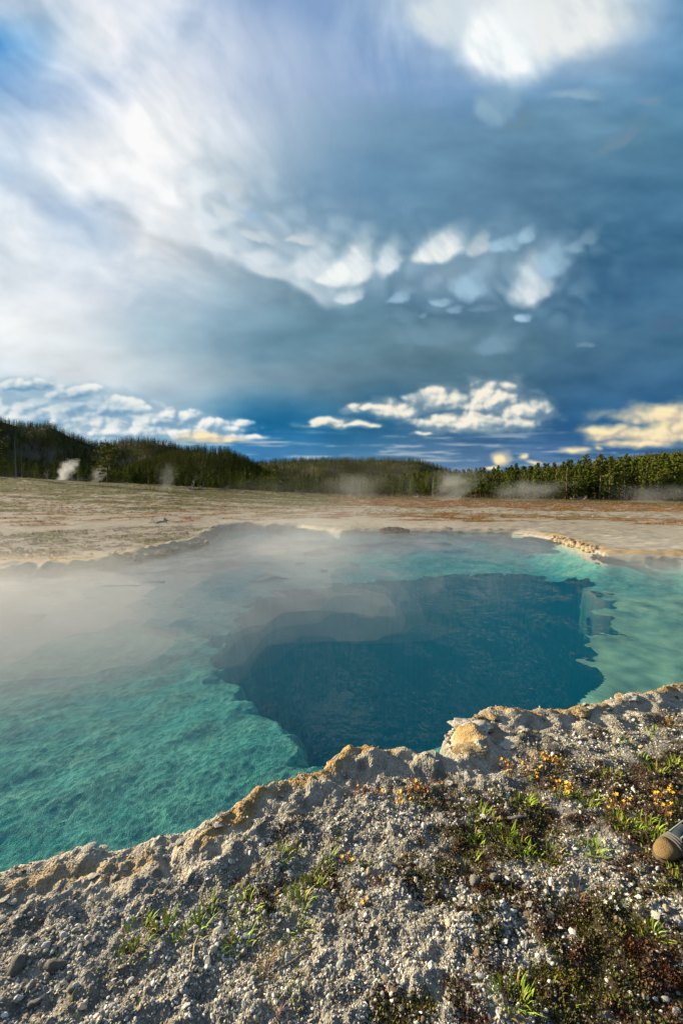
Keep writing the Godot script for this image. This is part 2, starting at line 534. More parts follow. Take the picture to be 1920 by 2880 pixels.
func ico(level: int) -> Array:
	var t := (1.0 + sqrt(5.0)) / 2.0
	var v := PackedVector3Array([Vector3(-1, t, 0), Vector3(1, t, 0), Vector3(-1, -t, 0), Vector3(1, -t, 0), Vector3(0, -1, t), Vector3(0, 1, t), Vector3(0, -1, -t), Vector3(0, 1, -t), Vector3(t, 0, -1), Vector3(t, 0, 1), Vector3(-t, 0, -1), Vector3(-t, 0, 1)])
	var f := PackedInt32Array([0, 5, 11, 0, 1, 5, 0, 7, 1, 0, 10, 7, 0, 11, 10, 1, 9, 5, 5, 4, 11, 11, 2, 10, 10, 6, 7, 7, 8, 1, 3, 4, 9, 3, 2, 4, 3, 6, 2, 3, 8, 6, 3, 9, 8, 4, 5, 9, 2, 11, 4, 6, 10, 2, 8, 7, 6, 9, 1, 8])
	for k in v.size():
		v[k] = v[k].normalized()
	for l in level:
		var g := PackedInt32Array()
		var mid := {}
		for k in range(0, f.size(), 3):
			var m := []
			for e in 3:
				var a := f[k + e]
				var b := f[k + (e + 1) % 3]
				var key := mini(a, b) * 100000 + maxi(a, b)
				if not mid.has(key):
					mid[key] = v.size()
					v.append((v[a] + v[b]).normalized())
				m.append(mid[key])
			g.append_array([f[k], m[0], m[2], f[k + 1], m[1], m[0], f[k + 2], m[2], m[1], m[0], m[1], m[2]])
		f = g
	return [v, f]

func rock(level: int, cuts: int, stretch: Vector3, rough: float, s: int) -> ArrayMesh:
	# a broken stone: a ball cut by planes, then roughened
	var r := RandomNumberGenerator.new()
	r.seed = s
	var planes := []
	for k in cuts:
		planes.append([Vector3(r.randfn(), r.randfn(), r.randfn()).normalized(), r.randf_range(0.5, 0.95)])
	var n := FastNoiseLite.new()
	noise(n, s, FastNoiseLite.TYPE_SIMPLEX_SMOOTH, 4)
	var b := ico(level)
	var v: PackedVector3Array = b[0]
	for k in v.size():
		var d := v[k]
		var size := 1.0
		for p in planes:
			var c: float = d.dot(p[0])
			if c > 0.05:
				size = minf(size, p[1] / c)
		size *= 1.0 + rough * n.get_noise_3dv(d * 1.6)
		v[k] = d * size * stretch
	return shape(v, b[1], soft_normals(v, b[1]) if level > 1 else null) if level > 1 else faceted(v, b[1])

func faceted(v: PackedVector3Array, f: PackedInt32Array) -> ArrayMesh:
	return shape(v, f)

func paint(albedo: Color, rough := 0.9, specular := 0.3) -> StandardMaterial3D:
	var m := StandardMaterial3D.new()
	m.albedo_color = albedo.linear_to_srgb()
	m.roughness = rough
	m.metallic_specular = specular
	return m

func tinted(rough := 0.9, specular := 0.3) -> StandardMaterial3D:
	var m := paint(Color.WHITE, rough, specular)
	m.vertex_color_use_as_albedo = true
	return m

func grain_texture(s: int, size: int, frequency: float, octaves: int, lo: float, hi: float, kind := FastNoiseLite.TYPE_SIMPLEX_SMOOTH) -> ImageTexture:
	# seamless grey grain between two brightnesses (sRGB)
	var n := FastNoiseLite.new()
	noise(n, s, kind, octaves, 0.6)
	n.frequency = frequency
	var im := n.get_seamless_image(size, size)
	im.convert(Image.FORMAT_L8)
	var b := im.get_data()
	for k in b.size():
		b[k] = int(lerpf(lo, hi, b[k] / 255.0) * 255.0)
	return ImageTexture.create_from_image(Image.create_from_data(size, size, false, Image.FORMAT_L8, b))

func grained(m: StandardMaterial3D, albedo_grain: Texture2D, bump: Texture2D, relief: float, scale: float, in_world := true) -> StandardMaterial3D:
	m.albedo_texture = albedo_grain
	if bump:
		m.heightmap_enabled = true
		m.heightmap_texture = bump
		m.heightmap_scale = relief
	m.uv1_triplanar = true
	m.uv1_world_triplanar = in_world
	m.uv1_scale = Vector3(scale, scale, scale)
	return m

# ---------------------------------------------------------------- the lie of the land
const POOL := [[-1.512, -1.947], [-1.427, -2.003], [-1.342, -2.041], [-1.257, -2.088], [-1.125, -2.098], [-1.04, -2.088], [-0.973, -2.126], [-0.869, -2.173], [-0.756, -2.192], [-0.699, -2.249], [-0.614, -2.315], [-0.529, -2.457], [-0.359, -2.533], [-0.17, -2.637], [-0.095, -2.74], [0.0, -2.854], [0.151, -2.854], [0.227, -2.863], [0.397, -2.911], [0.463, -2.854], [0.595, -2.816], [0.68, -2.797], [0.747, -2.826], [0.775, -2.892], [0.728, -3.052], [0.765, -3.147], [0.832, -3.213], [1.021, -3.393], [1.153, -3.421], [1.247, -3.374], [1.37, -3.393], [1.673, -3.421], [1.843, -3.478], [1.966, -3.534], [2.183, -3.61], [2.325, -3.714], [2.514, -3.695], [2.693, -3.799], [2.892, -3.865], [2.929, -3.846], [3.6, -4.05], [4.6, -4.45], [6.0, -5.2], [7.6, -6.4], [9.0, -8.2], [9.6, -10.2], [8.99, -11.93], [8.04, -12.2], [7.28, -12.54], [7.32, -13.53], [7.73, -15.41], [7.83, -16.93], [7.69, -18.18], [7.31, -19.45], [4.53, -19.97], [2.19, -19.97], [0.0, -19.97], [-1.17, -21.31], [-2.12, -22.6], [-4.65, -22.83], [-5.55, -22.15], [-4.98, -18.18], [-4.59, -15.41], [-5.05, -13.7], [-5.16, -11.74], [-5.3, -10.88], [-5.92, -9.91], [-7.34, -9.73], [-9.2, -8.8], [-9.8, -6.5], [-8.8, -4], [-6.5, -2.2], [-4, -1.6], [-2.5, -1.72]]
const VENT := [[5.98, -10.4], [5.25, -9.07], [4.63, -8.04], [4.16, -6.95], [3.24, -6.11], [3.01, -5.3], [2.56, -4.8], [1.87, -4.52], [1.13, -4.18], [0.69, -3.94], [0.54, -3.96], [0.34, -4.21], [0.0, -4.38], [-0.62, -4.6], [-0.88, -5.01], [-1.49, -5.86], [-2.0, -7.03], [-2.35, -8.52], [-2.29, -10.4], [-1.57, -12.46], [0.45, -14.34], [3.44, -15.1], [5.93, -13.99], [6.52, -12.19]]
const GRASS := [[0.97, -2.32], [1.0, -2.29], [0.93, -2.3], [1.16, -2.36], [1.23, -2.36], [1.26, -2.3], [1.34, -2.32], [1.26, -2.25], [1.51, -2.49], [1.8, -2.68], [1.94, -2.59], [1.77, -2.49], [0.69, -2.2], [0.72, -2.13], [0.75, -2.06], [0.79, -2.01], [0.71, -2.25], [0.61, -2.07], [0.62, -2.01], [0.79, -1.93], [0.92, -1.99], [0.94, -1.95], [1.1, -1.95], [1.1, -1.93], [1.33, -2.11], [1.37, -2.1], [1.45, -2.13], [1.43, -2.04], [1.38, -1.94], [1.44, -1.99], [1.38, -1.85], [1.39, -1.82], [1.68, -2.19], [1.33, -1.74], [1.08, -1.53], [1.08, -1.55], [0.57, -1.9], [0.52, -1.3], [0.51, -1.29], [0.83, -1.92], [1.82, -2.86], [2.09, -2.99], [1.35, -2.06], [1.41, -2.06], [-0.21, -1.98], [-0.27, -1.95], [-0.06, -1.94], [-0.08, -1.88], [-0.13, -1.82], [-0.18, -1.7], [-0.37, -1.7], [-0.42, -1.77], [-0.51, -1.71], [-0.52, -1.66], [-0.54, -1.6], [-0.64, -1.62], [-0.72, -1.53], [-0.39, -1.54], [-0.36, -1.57], [-0.18, -1.62], [-0.16, -1.71], [-0.74, -1.62], [-0.11, -1.78]]
const DRY := [[-0.25, -1.5], [-0.24, -1.42], [-0.21, -1.3], [-0.26, -1.46], [0.9, -1.68], [0.5, -1.28]]
const FLOWER := [[1.16, -2.67], [1.22, -2.67], [1.28, -2.71], [1.29, -2.64], [1.31, -2.57], [0.97, -2.55], [1.0, -2.66], [1.09, -2.58], [1.12, -2.55], [1.17, -2.41], [1.22, -2.39], [1.24, -2.47], [1.38, -2.23], [1.35, -2.19], [1.61, -2.24], [1.69, -2.3], [1.58, -2.17], [1.46, -2.13], [2.32, -3.19], [0.15, -1.81], [0.08, -1.68], [0.02, -1.92], [0.31, -2.32]]
const RED := [[0.41, -2.45], [0.44, -2.44], [0.38, -2.41], [0.12, -2.45], [0.18, -2.41], [0.08, -2.41], [0.52, -2.52]]
const WHITE := [[1.05, -1.68], [1.06, -1.64], [1.09, -1.65], [1.01, -1.64]]
const MOSS := [[0.87, -1.58, 0.067], [0.66, -1.38, 0.105], [0.71, -1.36, 0.096], [0.44, -1.36, 0.043], [0.67, -1.42, 0.057], [0.58, -1.67, 0.043], [1.01, -1.56, 0.048], [0.92, -1.88, 0.057], [0.84, -1.49, 0.038]]
const REDMOSS := [[0.56, -1.72, 0.057], [0.64, -1.73, 0.048], [0.45, -1.85, 0.024], [0.65, -1.91, 0.024], [0.88, -1.5, 0.038], [0.96, -1.46, 0.067], [1.04, -1.38, 0.067]]
const STONE := [[0.23, -1.84, 0.033], [0.28, -1.83, 0.034], [0.21, -1.79, 0.023], [0.24, -1.76, 0.017], [0.53, -1.77, 0.048], [0.62, -1.78, 0.036], [0.68, -1.81, 0.033], [0.7, -1.78, 0.029], [0.31, -1.78, 0.021], [0.42, -1.74, 0.021], [-1.1, -1.48, 0.059], [-0.97, -1.48, 0.061], [-0.89, -1.58, 0.031], [-1.14, -1.71, 0.029], [-1.09, -1.72, 0.025], [-1.07, -1.61, 0.029], [-1.15, -1.68, 0.023], [-0.46, -2.06, 0.029], [-0.26, -2.13, 0.033], [-0.62, -1.81, 0.017], [-0.23, -1.91, 0.025], [-0.04, -1.52, 0.023], [0.16, -1.34, 0.021], [0.21, -1.33, 0.023], [0.35, -1.41, 0.021], [0.18, -1.29, 0.023], [0.31, -1.43, 0.017], [-0.22, -2.18, 0.019], [-1.03, -1.7, 0.021], [-0.93, -1.65, 0.021], [-0.91, -1.74, 0.023], [-1.08, -1.77, 0.023], [-0.01, -1.95, 0.025], [-1.13, -1.57, 0.021], [0.4, -2.24, 0.023], [0.78, -1.68, 0.015], [-0.97, -1.37, 0.038], [-0.87, -1.4, 0.034]]
const LEDGE := [[0.86, -3.13, 0.057], [0.93, -3.06, 0.065], [1.03, -3.0, 0.071], [0.81, -2.77, 0.073], [1.08, -3.21, 0.04], [1.16, -3.13, 0.035], [1.25, -3.08, 0.035], [1.3, -3.02, 0.028], [2.24, -3.56, 0.047], [2.27, -3.5, 0.04], [1.96, -3.38, 0.047], [1.76, -3.28, 0.047], [0.8, -2.92, 0.053], [1.12, -2.92, 0.053]]
const TWIG := [[-0.15, -1.49, -32, 0.15], [-0.51, -1.51, 86, 0.13], [-0.66, -1.76, 25, 0.05], [-0.34, -1.76, 60, 0.06], [0.86, -2.17, -8, 0.1]]
const SHOE := [[1.37, -1.91], [1.43, -1.99], [1.54, -1.99], [1.45, -1.87]]
var near_grid := PackedFloat32Array()
var wide_grid := PackedFloat32Array()
var vent_grid := PackedFloat32Array()
var n_land := FastNoiseLite.new()
var n_rock := FastNoiseLite.new()
var n_patch := FastNoiseLite.new()

func edge_distance(x: float, z: float, ring: PackedVector2Array) -> float:
	var best := 1e9
	var inside := false
	var b := ring[ring.size() - 1]
	for a in ring:
		var ex := b.x - a.x
		var ez := b.y - a.y
		var px := x - a.x
		var pz := z - a.y
		var t := clampf((px * ex + pz * ez) / (ex * ex + ez * ez), 0.0, 1.0)
		var qx := px - ex * t
		var qz := pz - ez * t
		best = minf(best, qx * qx + qz * qz)
		if (a.y > z) != (b.y > z) and x < ex * (z - a.y) / ez + a.x:
			inside = not inside
		b = a
	return -sqrt(best) if inside else sqrt(best)

func distances(ring: PackedVector2Array, x0: float, z0: float, cell: float, nx: int, nz: int) -> PackedFloat32Array:
	var g := PackedFloat32Array()
	g.resize(nx * nz)
	for j in nz:
		for i in nx:
			g[j * nx + i] = edge_distance(x0 + i * cell, z0 + j * cell, ring)
	return g

func lookup(g: PackedFloat32Array, x: float, z: float, x0: float, z0: float, cell: float, nx: int, nz: int) -> float:
	var fx := clampf((x - x0) / cell, 0.0, nx - 1.001)
	var fz := clampf((z - z0) / cell, 0.0, nz - 1.001)
	var k := int(fz) * nx + int(fx)
	fx -= int(fx)
	return lerpf(lerpf(g[k], g[k + 1], fx), lerpf(g[k + nx], g[k + nx + 1], fx), fz - int(fz))

func shore(x: float, z: float) -> float:
	# metres from the water's edge, negative in the pool
	if x > -3.0 and x < 4.4 and z > -4.8 and z < -1.0:
		return lookup(near_grid, x, z, -3.1, -4.9, 0.03, 254, 134)
	if x > -16.0 and x < 16.0 and z > -30.0 and z < 2.0:
		return lookup(wide_grid, x, z, -16.2, -30.2, 0.16, 204, 204)
	return maxf(Vector2(x - clampf(x, -8.0, 8.0), z - clampf(z, -21.0, -3.0)).length(), 1.0)

func vent(x: float, z: float) -> float:
	return lookup(vent_grid, x, z, -7.0, -19.0, 0.12, 150, 142)

func throat(x: float, z: float) -> float:
	var k := 0.14 + 0.22 * smoothstep(-6.0, -9.0, z)
	return vent(x + 0.45 * n_land.get_noise_2d(x * 0.8, z * 0.8) + k * n_land.get_noise_2d(x * 1.9, z * 1.9), z + 0.45 * n_land.get_noise_2d(x * 0.8 + 9.0, z * 0.8) + k * n_land.get_noise_2d(x * 1.9 + 9.0, z * 1.9))

const RISE := [[-1.2, 6.8], [-0.75, 5.6], [-0.4, 3.9], [-0.2, 2.3], [0.0, 0.93], [0.3, 0.0], [0.75, -0.9], [1.2, -1.4]]

func along(table: Array, x: float) -> float:
	for k in table.size() - 1:
		if x < table[k + 1][0]:
			return lerpf(table[k][1], table[k + 1][1], clampf((x - table[k][0]) / (table[k + 1][0] - table[k][0]), 0.0, 1.0))
	return table[-1][1]

func undercut(x: float, z: float) -> float:
	return maxf(smoothstep(1.2, 2.6, x) * smoothstep(-4.2, -5.0, z), smoothstep(-9.0, -11.0, z))

func shelf(x: float, z: float, s: float) -> float:
	var depth := 0.1 + 0.5 * smoothstep(0.0, 1.2, -s) + 0.3 * smoothstep(1.0, 6.0, -s)
	if x > 1.4:
		depth = lerpf(depth, 0.1 + 0.2 * smoothstep(0.0, 0.9, -s), smoothstep(1.4, 3.0, x) * smoothstep(-13.0, -8.5, z))
	var cobble := 1.0 - absf(n_rock.get_noise_2d(x * 7.0, z * 7.0)) * 2.0
	depth += 0.010 * cobble * smoothstep(3.0, 1.5, x) + 0.06 * n_land.get_noise_2d(x * 0.9, z * 0.9)
	return minf(0.10 - 0.3 * smoothstep(0.0, -0.12, s), 0.0) - maxf(depth, 0.06) * smoothstep(0.0, -0.25, s)

func make_overhang() -> void:
	# the thin shelf that reaches out over the throat
	var x0 := -6.4
	var z0 := -18.0
	var cell := 0.045
	var nx := 362
	var nz := 306
	var v := PackedVector3Array()
	var c := PackedColorArray()
	var f := PackedInt32Array()
	var at := PackedInt32Array()
	at.resize(nx * nz)
	at.fill(-1)
	for j in nz:
		for i in nx:
			var x := x0 + i * cell
			var z := z0 + j * cell
			if undercut(x, z) <= 0.0:
				continue
			var s := shore(x, z)
			if s > -0.1:
				continue
			var w := throat(x, z)
			if w < -0.9 * cell or w > 2.2:
				continue
			if absf(w) < 0.9 * cell:
				var gx := throat(x + 0.02, z) - w
				var gz := throat(x, z + 0.02) - w
				var g := Vector2(gx, gz) / 0.02
				if g.length() > 0.2:
					x -= g.x * w / g.length_squared()
					z -= g.y * w / g.length_squared()
			at[j * nx + i] = v.size()
			v.append(Vector3(x, shelf(x, z, s) + 0.006, z))
			var q := ground_colour(x, z, s, 0.0)
			c.append(Color(q.x, q.y, q.z))
	for j in nz - 1:
		for i in nx - 1:
			var k := j * nx + i
			if at[k] >= 0 and at[k + 1] >= 0 and at[k + nx] >= 0 and at[k + nx + 1] >= 0:
				f.append_array([at[k], at[k + 1], at[k + nx + 1], at[k], at[k + nx + 1], at[k + nx]])
	single("pool_shelf", shape(v, f, soft_normals(v, f), c), M.bed, "pale green sunken ledge that overhangs the deep throat of the pool", "", "", "structure")

func land(x: float, z: float, s: float) -> float:
	var far := sqrt(x * x + z * z)
	var ahead := smoothstep(8.0, -12.0, z)
	var u := clampf(x / maxf(-z, 6.0), -1.2, 1.2)
	var h := 0.12
	if far > 16.0:
		h += (along(RISE, u) - 0.12) * ahead * smoothstep(16.0, 150.0, far)
		h += 0.25 * n_land.get_noise_2d(x * 0.04, z * 0.04) * smoothstep(25.0, 80.0, far)
		h += 0.05 * n_land.get_noise_2d(x * 0.4, z * 0.4)
	if s < 0.0:
		# under water: a rough shelf, then the steep throat of the spring, which undercuts the shelf to the east and north
		var steep := undercut(x, z)
		var w := throat(x, z) - 1.4 * steep
		var drop := 0.4 * smoothstep(0.06, -0.25, w) + 2.6 * smoothstep(0.0, lerpf(-1.5, -0.8, steep), w) + 9.0 * smoothstep(-0.2, lerpf(-3.0, -2.2, steep), w)
		return shelf(x, z, s) - drop * smoothstep(0.0, -0.25, s)
	if far < 9.0 and z > -5.5:
		# the bank the photographer stands on: crusted lip, then broken gravel
		var lip := smoothstep(0.0, 0.07, s)
		var knob := n_rock.get_noise_2d(x * 3.1, z * 3.1)
		var fold := 1.0 - absf(n_land.get_noise_2d(x * 2.6, z * 2.6)) * 2.2
		h = 0.02 + 0.085 * lip + 0.032 * knob * smoothstep(0.03, 0.2, s) * smoothstep(0.7, 0.3, s)
		h += (0.06 + 0.035 * smoothstep(0.55, 0.2, absf(x + 0.2))) * exp(-pow((s - 0.13) / 0.085, 2.0)) * (0.75 + 1.0 * n_land.get_noise_2d(x * 1.9 + 3.0, z * 1.9)) * (1.0 - 0.85 * smoothstep(-0.55, -0.8, x))
		h += 0.09 * smoothstep(0.25, 1.6, s) + 0.03 * maxf(s - 1.0, 0.0)
		h += 0.022 * fold * smoothstep(0.1, 0.5, s) + 0.014 * n_land.get_noise_2d(x * 4.5, z * 4.5) * lip
		h += 0.011 * n_rock.get_noise_2d(x * 13.0, z * 13.0) * lip + 0.007 * n_rock.get_noise_2d(x * 34.0, z * 34.0)
		return maxf(h, 0.012)
	var west := smoothstep(1.0, -4.0, x)
	h -= 0.09 * smoothstep(0.5, 0.0, s)
	h += (0.06 + 0.05 * west) * exp(-pow((s - 0.35) / 0.3, 2.0)) * (0.4 + 1.5 * absf(n_land.get_noise_2d(x * 1.1, z * 1.1)))
	h += 0.03 * n_rock.get_noise_2d(x * 2.2, z * 2.2) * smoothstep(40.0, 18.0, far)
	return maxf(h, 0.02) if far < 30.0 else h

func height(x: float, z: float) -> float:
	return land(x, z, shore(x, z))

func mixed(a: Vector3, b: Vector3, t: float) -> Vector3:
	return a.lerp(b, clampf(t, 0.0, 1.0))

const SINTER := Vector3(0.46, 0.42, 0.35)
const GREY := Vector3(0.19, 0.175, 0.15)
const OCHRE := Vector3(0.45, 0.30, 0.13)
const RUST := Vector3(0.24, 0.12, 0.042)
const SOIL := Vector3(0.055, 0.042, 0.028)
const GREEN := Vector3(0.105, 0.105, 0.017)
const BROWN := Vector3(0.13, 0.09, 0.04)
const MAT := Vector3(0.45, 0.29, 0.05)

func soil_share(x: float, z: float) -> float:
	# dark soil and moss between the stones of the near bank
	var n := n_patch.get_noise_2d(x * 1.5 + 4.0, z * 1.5) + 0.5 * n_patch.get_noise_2d(x * 6.0, z * 6.0)
	return clampf(0.5 + 1.1 * n + 0.42 * smoothstep(0.0, 1.0, x + 0.35 * (z + 2.0)) - 0.3 * smoothstep(-0.2, -0.9, x) - 0.1, 0.0, 1.0)

func ground_colour(x: float, z: float, s: float, h: float) -> Vector3:
	var far := sqrt(x * x + z * z)
	var fine := n_rock.get_noise_2d(x * 9.0, z * 9.0)
	if s < 0.0:
		var c := Vector3(0.12, 0.57, 0.50)
		c = mixed(c, Vector3(0.24, 0.62, 0.47), 0.5 + n_patch.get_noise_2d(x * 1.2, z * 1.2))
		c = mixed(c, Vector3(0.03, 0.25, 0.23), (1.5 + 1.0 * smoothstep(-6.0, -3.0, z)) * absf(n_rock.get_noise_2d(x * 7.0, z * 7.0)) + 0.6 * n_patch.get_noise_2d(x * 2.6, z * 2.6))
		c = mixed(c, Vector3(0.26, 0.46, 0.32), 0.8 * smoothstep(2.0, 3.2, x) * smoothstep(-13.0, -9.0, z))
		return mixed(SINTER, c, smoothstep(0.0, -0.22, s))
	if far < 9.0 and z > -5.5:
		var c := mixed(Vector3(0.19, 0.175, 0.15), Vector3(0.41, 0.385, 0.33), 0.5 + 0.8 * n_patch.get_noise_2d(x * 3.0, z * 3.0) + 0.5 * fine)
		c = mixed(c, SOIL, smoothstep(0.6, 0.9, soil_share(x, z) + 0.3 * fine) * smoothstep(0.3, 0.6, s))
		# the crust: cream sinter with an ochre band that leaves the edge towards the west
		var torn := n_patch.get_noise_2d(x * 4.0, z * 4.0)
		c = mixed(c, Vector3(0.50, 0.455, 0.37) * (1.0 + 0.3 * fine), smoothstep(0.36, 0.24, s + 0.22 * torn))
		var middle := lerpf(0.075, 0.19, smoothstep(-0.3, -0.75, x))
		var band := smoothstep(0.10, 0.05, (1.0 + 0.9 * smoothstep(-0.45, -0.8, x)) * absf(s - middle - 0.05 * torn))
		c = mixed(c, OCHRE * (1.0 + 0.35 * fine), (0.95 - 0.4 * smoothstep(-0.5, -0.9, x)) * band * smoothstep(-0.2, 0.12, n_patch.get_noise_2d(x * 1.7 + 7.0, z * 1.7) + 0.25 * fine + 0.6 * smoothstep(0.6, 0.25, absf(x + 0.2))))
		return mixed(Vector3(0.58, 0.54, 0.46), c, smoothstep(0.015, 0.05, s + 0.02 * fine))
	# broad bands of growth round the pool, broken into streaks and patches
	var a := n_patch.get_noise_2d(x * 0.11, z * 0.16)
	var b := n_patch.get_noise_2d(x * 0.33 + 20.0, z * 0.42)
	var d := n_patch.get_noise_2d(x * 1.3, z * 1.6 + 40.0)
	var east := smoothstep(-3.0, 6.0, x + 0.25 * (-z - 20.0) * 0.2)
	var e := far * (1.0 + 0.22 * a + 0.1 * b)
	var wc := SINTER * 0.85
	wc = mixed(wc, MAT, smoothstep(9.0, 10.5, e) * smoothstep(19.0, 15.0, e) * smoothstep(-0.35, 0.15, b + 0.8 * d))
	wc = mixed(wc, BROWN, smoothstep(12.5, 15.0, e) * smoothstep(24.0, 19.0, e) * smoothstep(-0.2, 0.35, d + 0.5 * b + 0.1))
	wc = mixed(wc, GREEN, smoothstep(14.0, 17.0, e) * smoothstep(24.0, 19.0, e) * smoothstep(0.05, 0.4, b + 0.3 * d))
	wc = mixed(wc, RUST, smoothstep(25.0, 30.0, e) * smoothstep(75.0, 50.0, e) * smoothstep(-0.05, 0.3, b + 0.6 * d))
	wc = mixed(wc, GREEN, smoothstep(28.0, 40.0, e) * smoothstep(-0.15, 0.25, a + 0.7 * d + 0.5 * smoothstep(45.0, 80.0, e)))
	wc = mixed(wc, BROWN, smoothstep(32.0, 45.0, e) * smoothstep(0.1, 0.4, d - 0.4 * b) * 0.7)
	var ec := SINTER
	ec = mixed(ec, BROWN, smoothstep(20.0, 22.0, e) * 0.55 * smoothstep(0.0, 0.5, d))
	ec = mixed(ec, RUST, smoothstep(28.0, 30.0, e) * smoothstep(39.0, 36.0, e) * smoothstep(-0.35, 0.1, b + 0.5 * d))
	ec = mixed(ec, RUST, smoothstep(46.0, 52.0, e) * smoothstep(-0.5, 0.0, b + 0.5 * d))
	ec = mixed(ec, GREEN, smoothstep(28.0, 34.0, e) * smoothstep(0.15, 0.45, d + 0.4 * a) * 0.8)
	ec = mixed(ec, BROWN, smoothstep(75.0, 110.0, e) * 0.8)
	var c := mixed(wc, ec, east)
	c = mixed(c, GREEN, smoothstep(100.0, 120.0, e) * smoothstep(-0.3, 0.2, b + 0.5 * d))
	c = mixed(c, SINTER * 0.75, smoothstep(1.2, 0.2, s) * 0.7)
	c = mixed(c, OCHRE * 1.1, smoothstep(0.6, 0.25, s) * smoothstep(0.1, 0.2, s) * smoothstep(5.0, 7.0, x) * smoothstep(-19.0, -17.0, z))
	return c * (1.0 + 0.35 * d + 0.3 * fine)

func make_ground() -> MeshInstance3D:
	noise(n_land, 21, FastNoiseLite.TYPE_SIMPLEX_SMOOTH, 3)
	noise(n_rock, 22, FastNoiseLite.TYPE_SIMPLEX, 3, 0.55)
	noise(n_patch, 23, FastNoiseLite.TYPE_SIMPLEX_SMOOTH, 4, 0.55)
	var ring := PackedVector2Array()
	var mouth := PackedVector2Array()
	for p in POOL: ring.append(Vector2(p[0], p[1]))
	for p in VENT: mouth.append(Vector2(p[0], p[1]))
	near_grid = distances(ring, -3.1, -4.9, 0.03, 254, 134)
	wide_grid = distances(ring, -16.2, -30.2, 0.16, 204, 204)
	vent_grid = distances(mouth, -7.0, -19.0, 0.12, 150, 142)
	var turns := PackedFloat32Array()
	var a := -48.0
	while a < 48.0:
		turns.append(deg_to_rad(a))
		a += 0.34
	while a < 312.0:
		turns.append(deg_to_rad(a))
		a += 5.5
	var rings := PackedFloat32Array([0.02])
	var r := 0.3
	while r < 3200.0:
		rings.append(r)
		r *= 1.05 if r < 0.9 else 1.0062 if r < 36.0 else 1.02
	var cols := turns.size()
	var rows := rings.size()
	var v := PackedVector3Array()
	var c := PackedColorArray()
	v.resize(rows * cols)
	c.resize(rows * cols)
	for i in rows:
		for j in cols:
			var x := sin(turns[j]) * rings[i]
			var z := -cos(turns[j]) * rings[i]
			var s := shore(x, z)
			var h := land(x, z, s)
			var k := i * cols + j
			v[k] = Vector3(x, h, z)
			var q := ground_colour(x, z, s, h)
			c[k] = Color(clampf(q.x, 0.01, 0.8), clampf(q.y, 0.01, 0.8), clampf(q.z, 0.01, 0.8))
	var f := PackedInt32Array()
	f.resize((rows - 1) * cols * 6)
	var n := PackedVector3Array()
	n.resize(v.size())
	var at := 0
	for i in rows:
		for j in cols:
			var k := i * cols + j
			var k2 := i * cols + (j + 1) % cols
			var k3 := i * cols + (j + cols - 1) % cols
			var up := k + cols if i < rows - 1 else k
			var down := k - cols if i > 0 else k
			n[k] = (v[k2] - v[k3]).cross(v[up] - v[down]).normalized()
			if i < rows - 1:
				f[at] = k
				f[at + 1] = k + cols
				f[at + 2] = k2 + cols
				f[at + 3] = k
				f[at + 4] = k2 + cols
				f[at + 5] = k2
				at += 6
	var o := single("ground", shape(v, f, n, c), M.ground, "broad sheet of pale sinter, gravel and meadow round the pool", "", "", "structure")
	return o

func make_water() -> void:
	var plane := PlaneMesh.new()
	plane.size = Vector2(20.4, 22.6)
	var o := single("water", plane, M.water, "clear blue water of the steaming hot spring", "", "", "structure")
	o.position = Vector3(-0.2, 0.0, -12.4)
	var fog := FogVolume.new()
	fog.name = "pool_depth"
	fog.shape = RenderingServer.FOG_VOLUME_SHAPE_BOX
	fog.size = Vector3(20.2, 15.0, 22.4)
	fog.position = Vector3(-0.2, -7.504, -12.4)
	var m := FogMaterial.new()
	m.albedo = Color(WATER_TINT.x, WATER_TINT.y, WATER_TINT.z).linear_to_srgb()
	m.density = WATER_DENSITY
	fog.material = m
	add_child(fog)
	tag(fog, "blue depth of the pool's water", "", "", "structure")

const WATER_TINT := Vector3(0.0, 0.16, 0.29)
const WATER_DENSITY := 0.15

func make_materials() -> void:
	var grit := grain_texture(31, 512, 0.045, 5, 0.62, 1.0)
	var bump := grain_texture(32, 512, 0.05, 5, 0.0, 1.0)
	M.ground = grained(tinted(0.95, 0.2), grit, bump, 1.4, 2.2)
	M.bed = grained(tinted(0.95, 0.1), grit, null, 0.0, 2.2)
	M.stone = grained(tinted(0.92, 0.25), grit, bump, 0.25, 9.0, false)
	M.crust = grained(tinted(0.95, 0.2), grit, bump, 1.0, 6.0)
	var waves := ripples()
	var w := StandardMaterial3D.new()
	w.transparency = BaseMaterial3D.TRANSPARENCY_ALPHA
	w.albedo_color = Color(0.8, 0.95, 1.0, 0.0)
	w.roughness = 0.04
	w.metallic_specular = 0.33
	w.heightmap_enabled = true
	w.heightmap_texture = ImageTexture.create_from_image(waves)
	w.heightmap_scale = 1.3
	w.uv1_triplanar = true
	w.uv1_world_triplanar = true
	w.uv1_scale = Vector3(0.24, 0.24, 0.17)
	M.water = w
	M.hill = grained(tinted(0.95, 0.1), grit, null, 0.0, 0.05)

func ripples() -> Image:
	# small waves that come and go in patches over a slow swell
	var n := FastNoiseLite.new()
	noise(n, 33, FastNoiseLite.TYPE_SIMPLEX_SMOOTH, 3, 0.5)
	n.frequency = 0.035
	var small := n.get_seamless_image(1024, 1024)
	small.convert(Image.FORMAT_L8)
	n.seed = 37
	n.frequency = 0.006
	var slow := n.get_seamless_image(1024, 1024)
	slow.convert(Image.FORMAT_L8)
	var a := small.get_data()
	var b := slow.get_data()
	for k in a.size():
		var s := b[k] / 255.0
		a[k] = int(clampf((0.25 + 0.35 * s + (a[k] / 255.0 - 0.5) * (0.2 + 0.75 * smoothstep(0.35, 0.75, s))) * 255.0, 0.0, 255.0))
	return Image.create_from_data(1024, 1024, false, Image.FORMAT_L8, a)

